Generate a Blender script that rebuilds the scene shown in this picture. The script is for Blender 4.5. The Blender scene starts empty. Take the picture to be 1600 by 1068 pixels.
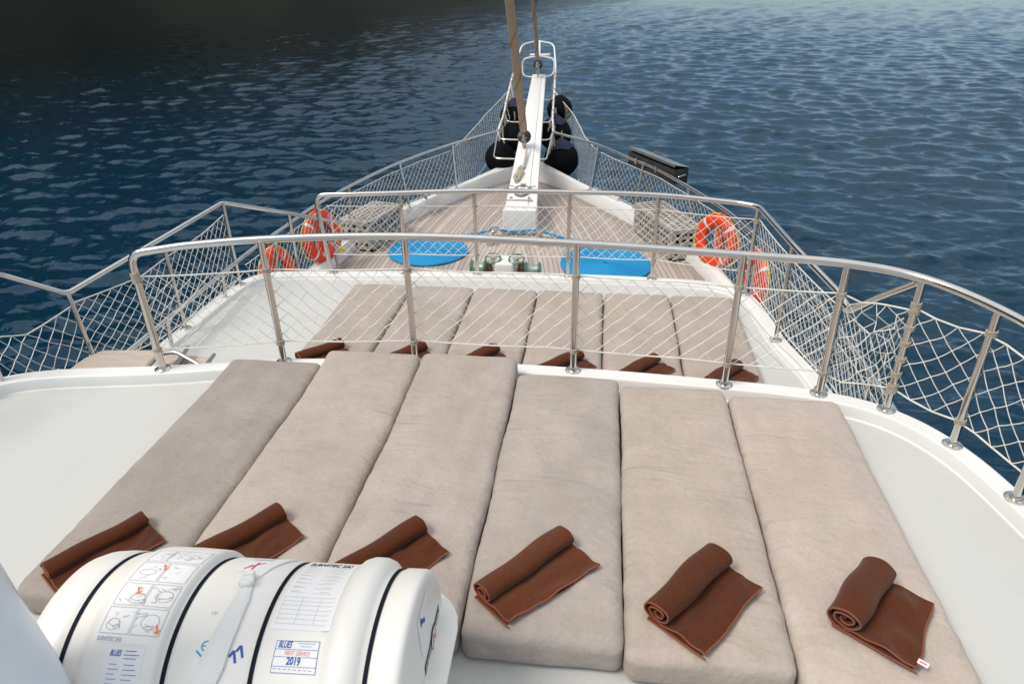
import bpy, bmesh, math, random
import numpy as np
from mathutils import Vector, Matrix, noise as mnoise
R = math.radians
scene = bpy.context.scene
col = scene.collection
random.seed(4)

# ------------------------------------------------------------------ camera
PITCH, YAW, ROLL = R(28.26), R(7.70), R(-0.98)
fwd = Vector((-math.sin(YAW)*math.cos(PITCH), math.cos(YAW)*math.cos(PITCH), -math.sin(PITCH)))
rt0 = Vector((math.cos(YAW), math.sin(YAW), 0)); up0 = rt0.cross(fwd)
rt = rt0*math.cos(ROLL)+up0*math.sin(ROLL); up = -rt0*math.sin(ROLL)+up0*math.cos(ROLL)
cam = bpy.data.objects.new('camera', bpy.data.cameras.new('camera')); col.objects.link(cam)
M = Matrix((rt, up, -fwd)).transposed().to_4x4(); M.translation = Vector((.47, 0, 2.39))
cam.matrix_world = M
cam.data.sensor_width = 36; cam.data.lens = 24.3
cam.data.clip_start = .05; cam.data.clip_end = 5000
cam.data.dof.use_dof = True; cam.data.dof.focus_distance = 3.4; cam.data.dof.aperture_fstop = 5.0
scene.camera = cam

# ------------------------------------------------------------------ light
SUN_EL, SUN_AZ = R(56), R(238)          # azimuth clockwise from +y: behind the camera, to port
w = bpy.data.worlds.new('World'); scene.world = w; w.use_nodes = True
nt = w.node_tree; nt.nodes.clear()
out = nt.nodes.new('ShaderNodeOutputWorld'); bg = nt.nodes.new('ShaderNodeBackground')
sky = nt.nodes.new('ShaderNodeTexSky'); sky.sky_type = 'NISHITA'; sky.sun_disc = False
sky.sun_elevation = SUN_EL; sky.sun_rotation = SUN_AZ; sky.air_density = 1.0; sky.dust_density = 1.0; sky.ozone_density = 1.0
tc = nt.nodes.new('ShaderNodeTexCoord')
cl = nt.nodes.new('ShaderNodeTexNoise'); cl.inputs['Scale'].default_value = 2.2; cl.inputs['Detail'].default_value = 6
cr = nt.nodes.new('ShaderNodeValToRGB'); cr.color_ramp.elements[0].position = .30; cr.color_ramp.elements[1].position = .62
cr.color_ramp.elements[0].color = (.25, .25, .25, 1); cr.color_ramp.elements[1].color = (1, 1, 1, 1)
mx = nt.nodes.new('ShaderNodeMix'); mx.data_type = 'RGBA'
mx.inputs[7].default_value = (8.9, 8.7, 8.35, 1)         # cloud cover over the sky
nt.links.new(tc.outputs['Generated'], cl.inputs['Vector']); nt.links.new(cl.outputs['Fac'], cr.inputs['Fac'])
sz = nt.nodes.new('ShaderNodeSeparateXYZ'); nt.links.new(tc.outputs['Generated'], sz.inputs[0])
zr = nt.nodes.new('ShaderNodeMapRange'); zr.inputs[1].default_value = .0; zr.inputs[2].default_value = .75; zr.inputs[3].default_value = .06; zr.inputs[4].default_value = 1.0
nt.links.new(sz.outputs[2], zr.inputs[0]); cm = nt.nodes.new('ShaderNodeMath'); cm.operation = 'MULTIPLY'      # thicker cloud overhead, bluer sky low down
nt.links.new(cr.outputs['Color'], cm.inputs[0]); nt.links.new(zr.outputs[0], cm.inputs[1]); nt.links.new(cm.outputs[0], mx.inputs[0]); nt.links.new(sky.outputs['Color'], mx.inputs[6])
dr = nt.nodes.new('ShaderNodeValToRGB'); el_ = dr.color_ramp.elements      # overcast sky: darker and bluer low down than overhead
el_[0].position = 0; el_[0].color = (.80, .86, .90, 1); el_[1].position = .75; el_[1].color = (1, 1, 1, 1)
e2 = el_.new(.10); e2.color = (.66, .76, .84, 1); e2 = el_.new(.34); e2.color = (.46, .57, .68, 1); e2 = el_.new(.52); e2.color = (.66, .74, .82, 1)
nt.links.new(sz.outputs[2], dr.inputs['Fac']); dm = nt.nodes.new('ShaderNodeMix'); dm.data_type = 'RGBA'; dm.blend_type = 'MULTIPLY'; dm.inputs[0].default_value = 1
nt.links.new(mx.outputs[2], dm.inputs[6]); nt.links.new(dr.outputs['Color'], dm.inputs[7]); nt.links.new(dm.outputs[2], bg.inputs['Color']); bg.inputs['Strength'].default_value = .10
nt.links.new(bg.outputs['Background'], out.inputs['Surface'])
sun = bpy.data.objects.new('sun', bpy.data.lights.new('sun', 'SUN')); col.objects.link(sun)
sun.data.energy = 1.5; sun.data.angle = R(22); sun.data.color = (1, .94, .85)
sd = Vector((math.sin(SUN_AZ)*math.cos(SUN_EL), math.cos(SUN_AZ)*math.cos(SUN_EL), math.sin(SUN_EL)))
sun.rotation_euler = sd.to_track_quat('Z', 'Y').to_euler()
vs = scene.view_settings; vs.view_transform = 'Standard'; vs.look = 'None'; vs.gamma = 1; vs.exposure = 0.58
scene.cycles.max_bounces = 6; scene.cycles.glossy_bounces = 4; scene.cycles.diffuse_bounces = 3
scene.cycles.use_denoising = True

# ------------------------------------------------------------------ helpers
def V(*a): return np.array(a, float)
class MB:
    def __init__(s): s.v = []; s.f = []
    def add(s, v, f):
        o = len(s.v); s.v += [tuple(map(float, p)) for p in v]; s.f += [tuple(i+o for i in q) for q in f]; return s
    def build(s, name, m, parent=None, smooth=True, angle=35, loc=None):
        me = bpy.data.meshes.new(name); me.from_pydata(s.v, [], s.f); me.update()
        bm = bmesh.new(); bm.from_mesh(me); bmesh.ops.recalc_face_normals(bm, faces=bm.faces); bm.to_mesh(me); bm.free()
        if smooth:
            me.polygons.foreach_set('use_smooth', [True]*len(me.polygons)); me.set_sharp_from_angle(angle=R(angle))
        me.materials.append(m)
        o = bpy.data.objects.new(name, me); col.objects.link(o)
        if parent: o.parent = parent
        if loc is not None: o.location = loc
        return o
def tag(o, label, cat=None, group=None, kind=None):
    if label: o['label'] = label
    if cat: o['category'] = cat
    if group: o['group'] = group
    if kind: o['kind'] = kind
    return o
def empty(name, loc, label, cat, group=None, rz=0):
    o = bpy.data.objects.new(name, None); col.objects.link(o); o.location = loc; o.rotation_euler = (0, 0, rz)
    o.empty_display_size = .1
    return tag(o, label, cat, group)
def fillet(pts, r, n=6):
    P = [V(*p) for p in pts]; o = [P[0]]
    for i in range(1, len(P)-1):
        a, b, c = P[i-1], P[i], P[i+1]; d1 = a-b; d2 = c-b; l1 = np.linalg.norm(d1); l2 = np.linalg.norm(d2)
        q = min(r, l1*.45, l2*.45); p1 = b+d1/l1*q; p2 = b+d2/l2*q
        for k in range(n+1):
            t = k/n; o.append((1-t)**2*p1+2*t*(1-t)*b+t*t*p2)
    o.append(P[-1]); return o
def spline(pts, n=8):
    P = [V(*p) for p in pts]; P = [2*P[0]-P[1]]+P+[2*P[-1]-P[-2]]; o = []
    for i in range(1, len(P)-2):
        a, b, c, d = P[i-1:i+3]
        for k in range(n):
            t = k/n
            o.append(.5*((2*b)+(-a+c)*t+(2*a-5*b+4*c-d)*t*t+(-a+3*b-3*c+d)*t**3))
    o.append(P[-2]); return o
def frames(P):
    n = len(P); T = []
    for i in range(n):
        t = P[min(i+1, n-1)]-P[max(i-1, 0)]; T.append(t/(np.linalg.norm(t)+1e-12))
    ref = V(0, 0, 1) if abs(T[0][2]) < .9 else V(1, 0, 0)
    u = np.cross(T[0], ref); u /= np.linalg.norm(u); U = [u]
    for i in range(1, n):
        u = U[-1]-T[i]*(U[-1]@T[i]); u /= np.linalg.norm(u)+1e-12; U.append(u)
    return T, U
def tube(mb, pts, r, n=10, closed=False, caps=True):
    P = [V(*p) for p in pts]; T, U = frames(P); v = []; f = []
    rs = r if hasattr(r, '__len__') else [r]*len(P)
    for p, t, u, q in zip(P, T, U, rs):
        b = np.cross(t, u)
        for k in range(n):
            a = 2*math.pi*k/n; v.append(p+q*(math.cos(a)*u+math.sin(a)*b))
    m = len(P)
    for i in range(m-1 if not closed else m):
        j = (i+1) % m
        for k in range(n): f.append((i*n+k, i*n+(k+1) % n, j*n+(k+1) % n, j*n+k))
    if caps and not closed: f += [tuple(range(n))[::-1], tuple(range((m-1)*n, m*n))]
    return mb.add(v, f)
def lathe(mb, prof, n=24, origin=(0, 0, 0), axis=(0, 0, 1), a0=0, a1=2*math.pi):
    ax = V(*axis); ax /= np.linalg.norm(ax); ref = V(1, 0, 0) if abs(ax[0]) < .9 else V(0, 1, 0)
    u = np.cross(ax, ref); u /= np.linalg.norm(u); b = np.cross(ax, u); o = V(*origin); full = abs(a1-a0-2*math.pi) < 1e-6
    m = n if full else n+1; v = []; f = []
    for (r, z) in prof:
        for k in range(m):
            a = a0+(a1-a0)*k/n; v.append(o+ax*z+r*(math.cos(a)*u+math.sin(a)*b))
    for i in range(len(prof)-1):
        for k in range(n): f.append((i*m+k, i*m+(k+1) % m, (i+1)*m+(k+1) % m, (i+1)*m+k))
    return mb.add(v, f)
def rbox(mb, half, rad, n=(8, 8, 4), c=(0, 0, 0), rot=None, fn=None):
    """rounded box; half sizes, corner radii per axis, grid counts per axis"""
    h = V(*half); r = V(*rad); v = {}; vl = []; fl = []
    def ticks(k):
        e = np.linspace(0, 1, 4)[1:]*r[k]; inner = np.linspace(-h[k]+r[k], h[k]-r[k], n[k]+1)
        return np.concatenate([-h[k]+r[k]-e[::-1], inner, h[k]-r[k]+e])
    tk = [ticks(k) for k in range(3)]
    def vid(key, p):
        if key not in v:
            core = np.clip(p, -h+r, h-r); d = (p-core)/r; l = np.linalg.norm(d)
            q = core+r*(d/l if l > 1e-9 else d)
            if fn: q = fn(q)
            v[key] = len(vl); vl.append(q)
        return v[key]
    for k in range(3):
        i, j = [(1, 2), (2, 0), (0, 1)][k]
        for s in (0, len(tk[k])-1):
            for a in range(len(tk[i])-1):
                for b in range(len(tk[j])-1):
                    q = []
                    for da, db in ((0, 0), (1, 0), (1, 1), (0, 1)):
                        key = [0, 0, 0]; key[k] = s; key[i] = a+da; key[j] = b+db
                        q.append(vid(tuple(key), V(*[tk[m][key[m]] for m in range(3)])))
                    fl.append(tuple(q) if s else tuple(q[::-1]))
    A = np.array(vl)
    if rot is not None: A = A@np.array(rot).T
    return mb.add(A+V(*c), fl)
def bbox(mb, lo, hi, bev=.004, rot=None, c=(0, 0, 0)):
    lo = V(*lo); hi = V(*hi); h = (hi-lo)/2; m = (hi+lo)/2; b = min(bev, h.min()*.9)
    k = MB(); rbox(k, h, (b, b, b), (1, 1, 1)); A = np.array(k.v)+m
    if rot is not None: A = A@np.array(rot).T
    return mb.add(A+V(*c), k.f)
def rz(a): return np.array([[math.cos(a), -math.sin(a), 0], [math.sin(a), math.cos(a), 0], [0, 0, 1]])
def rx(a): return np.array([[1, 0, 0], [0, math.cos(a), -math.sin(a)], [0, math.sin(a), math.cos(a)]])
def sweep(mb, path, prof, closed_prof=True):
    """sweep a profile (side, up) along a horizontal path; side = to the right of travel"""
    P = [V(*p) for p in path]; n = len(P); m = len(prof); v = []; f = []
    for i in range(n):
        t = P[min(i+1, n-1)]-P[max(i-1, 0)]; t[2] = 0; t /= np.linalg.norm(t); s = V(t[1], -t[0], 0)
        for a, b in prof: v.append(P[i]+s*a+V(0, 0, b))
    for i in range(n-1):
        for k in range(m if closed_prof else m-1): f.append((i*m+k, i*m+(k+1) % m, (i+1)*m+(k+1) % m, (i+1)*m+k))
    if closed_prof: f += [tuple(range(m)), tuple(range((n-1)*m, n*m))[::-1]]
    return mb.add(v, f)

# ------------------------------------------------------------------ materials
def mat(name, c, rough=.5, metal=0, var=0.0, vscale=6, c2=None, bump=0, bscale=200, sheen=0, spec=.5, coat=0, objcol=False, map3=None):
    m = bpy.data.materials.new(name); m.use_nodes = True; t = m.node_tree; b = t.nodes['Principled BSDF']
    b.inputs['Base Color'].default_value = (*c, 1); b.inputs['Roughness'].default_value = rough; b.inputs['Metallic'].default_value = metal
    b.inputs['Specular IOR Level'].default_value = spec; b.inputs['Coat Weight'].default_value = coat
    if sheen: b.inputs['Sheen Weight'].default_value = sheen; b.inputs['Sheen Roughness'].default_value = .4
    tcn = t.nodes.new('ShaderNodeTexCoord'); src = tcn.outputs['Object']
    if map3:
        mp = t.nodes.new('ShaderNodeMapping'); mp.inputs['Scale'].default_value = map3; t.links.new(src, mp.inputs['Vector']); src = mp.outputs['Vector']
    if var or c2:
        n = t.nodes.new('ShaderNodeTexNoise'); n.noise_dimensions = '4D'; n.inputs['Scale'].default_value = vscale; n.inputs['Detail'].default_value = 5
        n.inputs['Roughness'].default_value = .6
        oi = t.nodes.new('ShaderNodeObjectInfo'); mu = t.nodes.new('ShaderNodeMath'); mu.operation = 'MULTIPLY'; mu.inputs[1].default_value = 37
        t.links.new(oi.outputs['Random'], mu.inputs[0]); t.links.new(mu.outputs[0], n.inputs['W'])
        rp = t.nodes.new('ShaderNodeValToRGB'); rp.color_ramp.elements[0].position = .32; rp.color_ramp.elements[1].position = .68
        d = c2 or tuple(x*(1-var) for x in c)
        rp.color_ramp.elements[0].color = (*d, 1); rp.color_ramp.elements[1].color = (*c, 1)
        t.links.new(src, n.inputs['Vector']); t.links.new(n.outputs['Fac'], rp.inputs['Fac']); o = rp.outputs['Color']
        if objcol:
            k = t.nodes.new('ShaderNodeMix'); k.data_type = 'RGBA'; k.blend_type = 'MULTIPLY'; k.inputs[0].default_value = 1
            t.links.new(o, k.inputs[6]); t.links.new(oi.outputs['Color'], k.inputs[7]); o = k.outputs[2]
        t.links.new(o, b.inputs['Base Color'])
    if bump:
        n = t.nodes.new('ShaderNodeTexNoise'); n.inputs['Scale'].default_value = bscale; n.inputs['Detail'].default_value = 3
        bp = t.nodes.new('ShaderNodeBump'); bp.inputs['Distance'].default_value = bump
        t.links.new(src, n.inputs['Vector']); t.links.new(n.outputs['Fac'], bp.inputs['Height']); t.links.new(bp.outputs['Normal'], b.inputs['Normal'])
    return m
GEL = mat('gelcoat', (.80, .785, .75), .35, var=.05, vscale=2.5, bump=.0004, bscale=9)
NONSKID = mat('nonskid_deck', (.55, .548, .525), .7, var=.07, vscale=1.6, bump=.0006, bscale=420)
STEEL = mat('polished_steel', (.66, .63, .59), .13, 1, var=.10, vscale=14)
STEELD = mat('dull_steel', (.42, .41, .39), .38, 1, var=.25, vscale=20)
NETM = mat('net_cord', (.86, .82, .74), .85, var=.22, vscale=18)
ROPE = mat('pale_rope', (.50, .44, .35), .9, var=.3, vscale=30, bump=.003, bscale=120)
ORANGE = mat('orange_plastic', (.86, .060, .006), .42, var=.14, vscale=9)
TAPE = mat('reflective_tape', (.80, .78, .76), .35, var=.1, vscale=40)
YELLOW = mat('yellow_cord', (.85, .55, .04), .7)
BLUE = mat('blue_rope', (.002, .285, .58), .7, var=.18, vscale=60, bump=.004, bscale=150)
WOOD = mat('bleached_teak', (.56, .47, .39), .6, var=.3, vscale=3, map3=(1.5, 16, 8))
WICK = mat('grey_slatted_wood', (.47, .42, .375), .75, var=.3, vscale=9, bump=.002, bscale=60)
BLACK = mat('black_fender_cloth', (.006, .006, .007), .9, bump=.001, bscale=160, spec=.12)
NAVY = mat('navy_cloth', (.016, .020, .055), .85, var=.4, vscale=12, bump=.004, bscale=30)
GRILL = mat('smoked_steel', (.10, .095, .085), .5, .7, var=.45, vscale=9)
GRILLLID = mat('lid_steel', (.40, .40, .39), .33, .8, var=.25, vscale=14)
GREEN = mat('bronze_green', (.10, .22, .17), .4, .3, var=.4, vscale=25)
GREENL = mat('worn_green', (.36, .44, .38), .4, .4, var=.35, vscale=30)
RUST = mat('brown_gear', (.16, .09, .05), .55, .4, var=.4, vscale=30)
DARK = mat('dark_cavity', (.012, .012, .012), .9)
SLEEVE = mat('tan_sail_sleeve', (.50, .35, .23), .85, var=.18, vscale=9, bump=.004, bscale=40)
SLEEVED = mat('tan_sleeve_seam', (.20, .13, .08), .9)
BLOCK = mat('black_block', (.02, .02, .02), .45)
SHELL = mat('cream_grp_shell', (.83, .80, .745), .38, var=.035, vscale=3.0, bump=.0012, bscale=7)
STRAP = mat('dark_strap', (.006, .012, .022), .75, var=.25, vscale=30, spec=.15)
PAPER = mat('label_paper', (.81, .80, .785), .5)
INKG = mat('grey_ink', (.42, .43, .45), .6)
INKGL = mat('pale_grey_ink', (.55, .56, .58), .6)
INKB = mat('blue_ink', (.02, .08, .36), .6)
INKC = mat('cyan_ink', (.03, .36, .58), .6)
INKR = mat('red_ink', (.80, .05, .10), .6)
INKP = mat('pink_ink', (.80, .22, .24), .6)
INKO = mat('orange_ink', (.84, .20, .05), .6)
INKK = mat('black_ink', (.02, .02, .022), .5)
WEB = mat('white_webbing', (.80, .785, .76), .75, var=.06, vscale=20, bump=.002, bscale=300)
POSTW = mat('white_paint', (.74, .77, .80), .3, var=.04, vscale=4)

def mattress_mat():
    m = mat('taupe_velour', (.47, .402, .348), .95, c2=(.39, .330, .284), vscale=4.2, sheen=.12, spec=.15, objcol=True)
    t = m.node_tree; b = t.nodes['Principled BSDF']; tcn = t.nodes.new('ShaderNodeTexCoord'); oi = t.nodes.new('ShaderNodeObjectInfo')
    mu = t.nodes.new('ShaderNodeMath'); mu.operation = 'MULTIPLY'; mu.inputs[1].default_value = 91; t.links.new(oi.outputs['Random'], mu.inputs[0])
    def nz(scale, det, sx=1, sy=1, dist=0):
        mp = t.nodes.new('ShaderNodeMapping'); mp.inputs['Scale'].default_value = (sx, sy, 1); t.links.new(tcn.outputs['Object'], mp.inputs['Vector'])
        n = t.nodes.new('ShaderNodeTexNoise'); n.noise_dimensions = '4D'; n.inputs['Scale'].default_value = scale; n.inputs['Detail'].default_value = det
        n.inputs['Distortion'].default_value = dist; t.links.new(mp.outputs['Vector'], n.inputs['Vector']); t.links.new(mu.outputs[0], n.inputs['W']); return n
    cre = nz(4, 1.5, .6, 2.4, .8); msk = nz(2.6, 2); fin = nz(330, 2); med = nz(26, 4, .8, 1.2)
    r1 = t.nodes.new('ShaderNodeMapRange'); r1.inputs[1].default_value = .43; r1.inputs[2].default_value = .66; t.links.new(msk.outputs['Fac'], r1.inputs[0])
    rid = t.nodes.new('ShaderNodeMath'); rid.operation = 'SUBTRACT'; rid.inputs[1].default_value = .5; t.links.new(cre.outputs['Fac'], rid.inputs[0])
    ab = t.nodes.new('ShaderNodeMath'); ab.operation = 'ABSOLUTE'; t.links.new(rid.outputs[0], ab.inputs[0])
    sm = t.nodes.new('ShaderNodeMapRange'); sm.inputs[1].default_value = 0; sm.inputs[2].default_value = .16; sm.inputs[3].default_value = 1; sm.inputs[4].default_value = 0; t.links.new(ab.outputs[0], sm.inputs[0])
    mm = t.nodes.new('ShaderNodeMath'); mm.operation = 'MULTIPLY'; t.links.new(sm.outputs[0], mm.inputs[0]); t.links.new(r1.outputs[0], mm.inputs[1])
    b1 = t.nodes.new('ShaderNodeBump'); b1.inputs['Distance'].default_value = .008; t.links.new(mm.outputs[0], b1.inputs['Height'])
    b2 = t.nodes.new('ShaderNodeBump'); b2.inputs['Distance'].default_value = .010; t.links.new(med.outputs['Fac'], b2.inputs['Height']); t.links.new(b1.outputs[0], b2.inputs['Normal'])
    b3 = t.nodes.new('ShaderNodeBump'); b3.inputs['Distance'].default_value = .0012; t.links.new(fin.outputs['Fac'], b3.inputs['Height']); t.links.new(b2.outputs[0], b3.inputs['Normal'])
    t.links.new(b3.outputs[0], b.inputs['Normal'])
    base = b.inputs['Base Color'].links[0].from_socket
    for nn_, lo, hi in ((nz(3.2, 5, 2.2, .9, .6), .945, 1.045), (nz(70, 3), .945, 1.05), (nz(1.3, 2), .95, 1.05)):
        mr = t.nodes.new('ShaderNodeMapRange'); mr.inputs[1].default_value = .30; mr.inputs[2].default_value = .70; mr.inputs[3].default_value = lo; mr.inputs[4].default_value = hi
        t.links.new(nn_.outputs['Fac'], mr.inputs[0]); k = t.nodes.new('ShaderNodeMix'); k.data_type = 'RGBA'; k.blend_type = 'MULTIPLY'; k.inputs[0].default_value = 1
        t.links.new(base, k.inputs[6]); t.links.new(mr.outputs[0], k.inputs[7]); base = k.outputs[2]
    t.links.new(base, b.inputs['Base Color'])
    return m
VELOUR = mattress_mat()
TOWEL = mat('brown_terry', (.108, .033, .0138), .97, var=.32, vscale=130, sheen=.18, spec=.05, bump=.0030, bscale=380, objcol=True)
HEM = mat('brown_hem', (.22, .068, .030), .9, bump=.001, bscale=300)

def plank_mat():
    m = bpy.data.materials.new('teak_planking'); m.use_nodes = True; t = m.node_tree; b = t.nodes['Principled BSDF']; b.inputs['Roughness'].default_value = .75
    uv = t.nodes.new('ShaderNodeUVMap'); uv.uv_map = 'plank'; sp = t.nodes.new('ShaderNodeSeparateXYZ'); t.links.new(uv.outputs[0], sp.inputs[0])
    dv = t.nodes.new('ShaderNodeMath'); dv.operation = 'DIVIDE'; dv.inputs[1].default_value = .066; t.links.new(sp.outputs[0], dv.inputs[0])
    fr = t.nodes.new('ShaderNodeMath'); fr.operation = 'FRACT'; t.links.new(dv.outputs[0], fr.inputs[0])
    fl = t.nodes.new('ShaderNodeMath'); fl.operation = 'FLOOR'; t.links.new(dv.outputs[0], fl.inputs[0])
    lt = t.nodes.new('ShaderNodeMath'); lt.operation = 'LESS_THAN'; lt.inputs[1].default_value = .10; t.links.new(fr.outputs[0], lt.inputs[0])
    wn = t.nodes.new('ShaderNodeTexWhiteNoise'); wn.noise_dimensions = '1D'; t.links.new(fl.outputs[0], wn.inputs['W'])
    mp = t.nodes.new('ShaderNodeMapping'); mp.inputs['Scale'].default_value = (30, 2.2, 1); t.links.new(uv.outputs[0], mp.inputs[0])
    g = t.nodes.new('ShaderNodeTexNoise'); g.inputs['Scale'].default_value = 1; g.inputs['Detail'].default_value = 5; t.links.new(mp.outputs[0], g.inputs[0])
    ad = t.nodes.new('ShaderNodeMath'); ad.operation = 'ADD'; t.links.new(wn.outputs['Value'], ad.inputs[0]); t.links.new(g.outputs['Fac'], ad.inputs[1])
    rp = t.nodes.new('ShaderNodeValToRGB'); rp.color_ramp.elements[0].position = .3; rp.color_ramp.elements[0].color = (.34, .285, .25, 1)
    rp.color_ramp.elements[1].position = 1.0; rp.color_ramp.elements[1].color = (.52, .445, .40, 1)
    hf = t.nodes.new('ShaderNodeMath'); hf.operation = 'MULTIPLY'; hf.inputs[1].default_value = .62; t.links.new(ad.outputs[0], hf.inputs[0]); t.links.new(hf.outputs[0], rp.inputs[0])
    mix = t.nodes.new('ShaderNodeMix'); mix.data_type = 'RGBA'; mix.inputs[7].default_value = (.06, .05, .045, 1)
    t.links.new(lt.outputs[0], mix.inputs[0]); t.links.new(rp.outputs[0], mix.inputs[6]); t.links.new(mix.outputs[2], b.inputs['Base Color'])
    return m
PLANK = plank_mat()
def sea_mat():
    m = bpy.data.materials.new('sea_water'); m.use_nodes = True; t = m.node_tree; b = t.nodes['Principled BSDF']
    b.inputs['Base Color'].default_value = (.0, .0185, .036, 1); b.inputs['Roughness'].default_value = .05; b.inputs['IOR'].default_value = 1.333; b.inputs['Specular Tint'].default_value = (.56, .92, 1, 1)
    tcn = t.nodes.new('ShaderNodeTexCoord'); prev = None
    for sc, det, dist, sx, sy, rot, dis in ((2.2, 3, .042, .6, 1, -.15, .5), (6.0, 3, .014, .7, 1, .3, .3)):
        mp = t.nodes.new('ShaderNodeMapping'); mp.inputs['Scale'].default_value = (sx, sy, 1); mp.inputs['Rotation'].default_value = (0, 0, rot)
        t.links.new(tcn.outputs['Object'], mp.inputs['Vector'])
        n = t.nodes.new('ShaderNodeTexNoise'); n.inputs['Scale'].default_value = sc; n.inputs['Detail'].default_value = det; n.inputs['Distortion'].default_value = dis
        n.inputs['Roughness'].default_value = .5
        t.links.new(mp.outputs['Vector'], n.inputs['Vector'])
        bp = t.nodes.new('ShaderNodeBump'); bp.inputs['Distance'].default_value = dist; t.links.new(n.outputs['Fac'], bp.inputs['Height'])
        if prev: t.links.new(prev, bp.inputs['Normal'])
        prev = bp.outputs['Normal']
    t.links.new(prev, b.inputs['Normal'])
    # base colour darkens towards the port bow: the hill's shade painted into the water
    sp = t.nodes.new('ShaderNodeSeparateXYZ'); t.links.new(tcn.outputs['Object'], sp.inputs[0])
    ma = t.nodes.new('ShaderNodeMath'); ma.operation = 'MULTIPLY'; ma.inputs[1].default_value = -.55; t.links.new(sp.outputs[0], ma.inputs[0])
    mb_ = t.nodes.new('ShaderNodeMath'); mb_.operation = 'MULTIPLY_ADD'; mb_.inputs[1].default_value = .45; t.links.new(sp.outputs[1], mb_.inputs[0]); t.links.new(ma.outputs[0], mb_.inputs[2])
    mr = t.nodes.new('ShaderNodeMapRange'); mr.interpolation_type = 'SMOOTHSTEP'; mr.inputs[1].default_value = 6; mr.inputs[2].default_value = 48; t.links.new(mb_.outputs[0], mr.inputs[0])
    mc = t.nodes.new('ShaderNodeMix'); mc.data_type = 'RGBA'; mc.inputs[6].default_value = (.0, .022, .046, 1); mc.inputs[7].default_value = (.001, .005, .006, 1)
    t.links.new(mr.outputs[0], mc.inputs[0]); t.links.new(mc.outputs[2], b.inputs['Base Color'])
    return m

# ------------------------------------------------------------------ sea and coast
SEA_Z = -3.2
rg = np.random.default_rng(11)
nth, g = 860, .0050
rr_ = [3.0]
while rr_[-1] < 330: rr_.append(rr_[-1]*(1+g))
while rr_[-1] < 4200: rr_.append(rr_[-1]*1.06)
rr_ = np.array(rr_); th_ = np.radians(np.linspace(-66, 56, nth))      # azimuths clockwise from +y, ahead of the boat
TH, RR = np.meshgrid(th_, rr_); X = .47+RR*np.sin(TH); Y = RR*np.cos(TH); Z = np.zeros_like(X); DX = np.zeros_like(X); DY = np.zeros_like(X)
cell = np.maximum(RR*g, RR*(th_[1]-th_[0]))
for k in range(150):
    lam = float(np.exp(rg.uniform(np.log(.20), np.log(2.5)))); kk = 2*math.pi/lam
    ang = math.radians(262+rg.normal(0, 28)); slope = .050*(1.0 if lam < 1.3 else .65)*(1.0 if lam > .4 else .85)
    am = slope/kk*rg.uniform(.5, 1.4); ph = rg.uniform(0, 6.28); cx_, cy_ = math.cos(ang), math.sin(ang)
    patch = .65+.35*np.sin(X*cx_*.13+Y*.09*cy_+k*1.7)*np.sin(Y*.11-X*.07+k)
    fade = np.clip((lam/cell-1.8)/2.0, 0, 1)*np.clip((600-RR)/300, 0, 1)*patch
    a_ = kk*(X*cx_+Y*cy_)+ph; Z += fade*am*np.cos(a_); DX -= fade*am*.45*cx_*np.sin(a_); DY -= fade*am*.45*cy_*np.sin(a_)
co = np.stack([X+DX, Y+DY, SEA_Z+Z], -1).reshape(-1, 3)
nR, nT = X.shape; ii = np.arange(nR*nT).reshape(nR, nT)
quads = np.stack([ii[:-1, :-1], ii[:-1, 1:], ii[1:, 1:], ii[1:, :-1]], -1).reshape(-1, 4)
# the calm rest of the sea round and under the boat, one level lower than the troughs
base = len(co); ex_ = np.array([(-4200, -4200, SEA_Z-.45), (4200, -4200, SEA_Z-.45), (4200, 4200, SEA_Z-.45), (-4200, 4200, SEA_Z-.45)]); co = np.vstack([co, ex_])
quads = np.vstack([quads, [[base, base+1, base+2, base+3]]])
me = bpy.data.meshes.new('sea'); me.vertices.add(len(co)); me.vertices.foreach_set('co', co.ravel().astype(np.float32))
me.loops.add(quads.size); me.loops.foreach_set('vertex_index', quads.ravel().astype(np.int32)); me.polygons.add(len(quads))
me.polygons.foreach_set('loop_start', np.arange(0, quads.size, 4, dtype=np.int32)); me.polygons.foreach_set('use_smooth', np.ones(len(quads), bool))
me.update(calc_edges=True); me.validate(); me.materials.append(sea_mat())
so = bpy.data.objects.new('sea', me); col.objects.link(so); tag(so, None, kind='structure')
HILLM = mat('wooded_hillside', (.018, .018, .011), .95, c2=(.008, .010, .005), vscale=.06)
mb = MB(); vv = []; ff = []; na, nr = 140, 16
for i in range(na+1):
    azd = -120+124*i/na; az = R(azd)           # clockwise from +y
    el = float(np.interp(azd, [-120, -60, -42, -30, -20, -12, -4, 4], [18, 26, 26, 21, 15, 9, 3.5, .1]))
    ridge = 640*math.tan(R(el))*(1+.16*mnoise.noise((az*5, 0, 3))+.12*mnoise.noise((az*17, 2, 3)))
    for j in range(nr+1):
        u = j/nr; d = 340+u*300+25*mnoise.noise((az*6, u, 9)); h = ridge*math.sin(min(1, u*1.25)*math.pi/2)**.9 + 8*mnoise.noise((az*40, u*9, 5))*u*min(1, el/6)
        vv.append((math.sin(az)*d, math.cos(az)*d, SEA_Z-.5+max(0, h)))
for i in range(na):
    for j in range(nr): ff.append((i*(nr+1)+j, (i+1)*(nr+1)+j, (i+1)*(nr+1)+j+1, i*(nr+1)+j+1))
mb.add(vv, ff); tag(mb.build('hill', HILLM), None, kind='structure')

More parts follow.
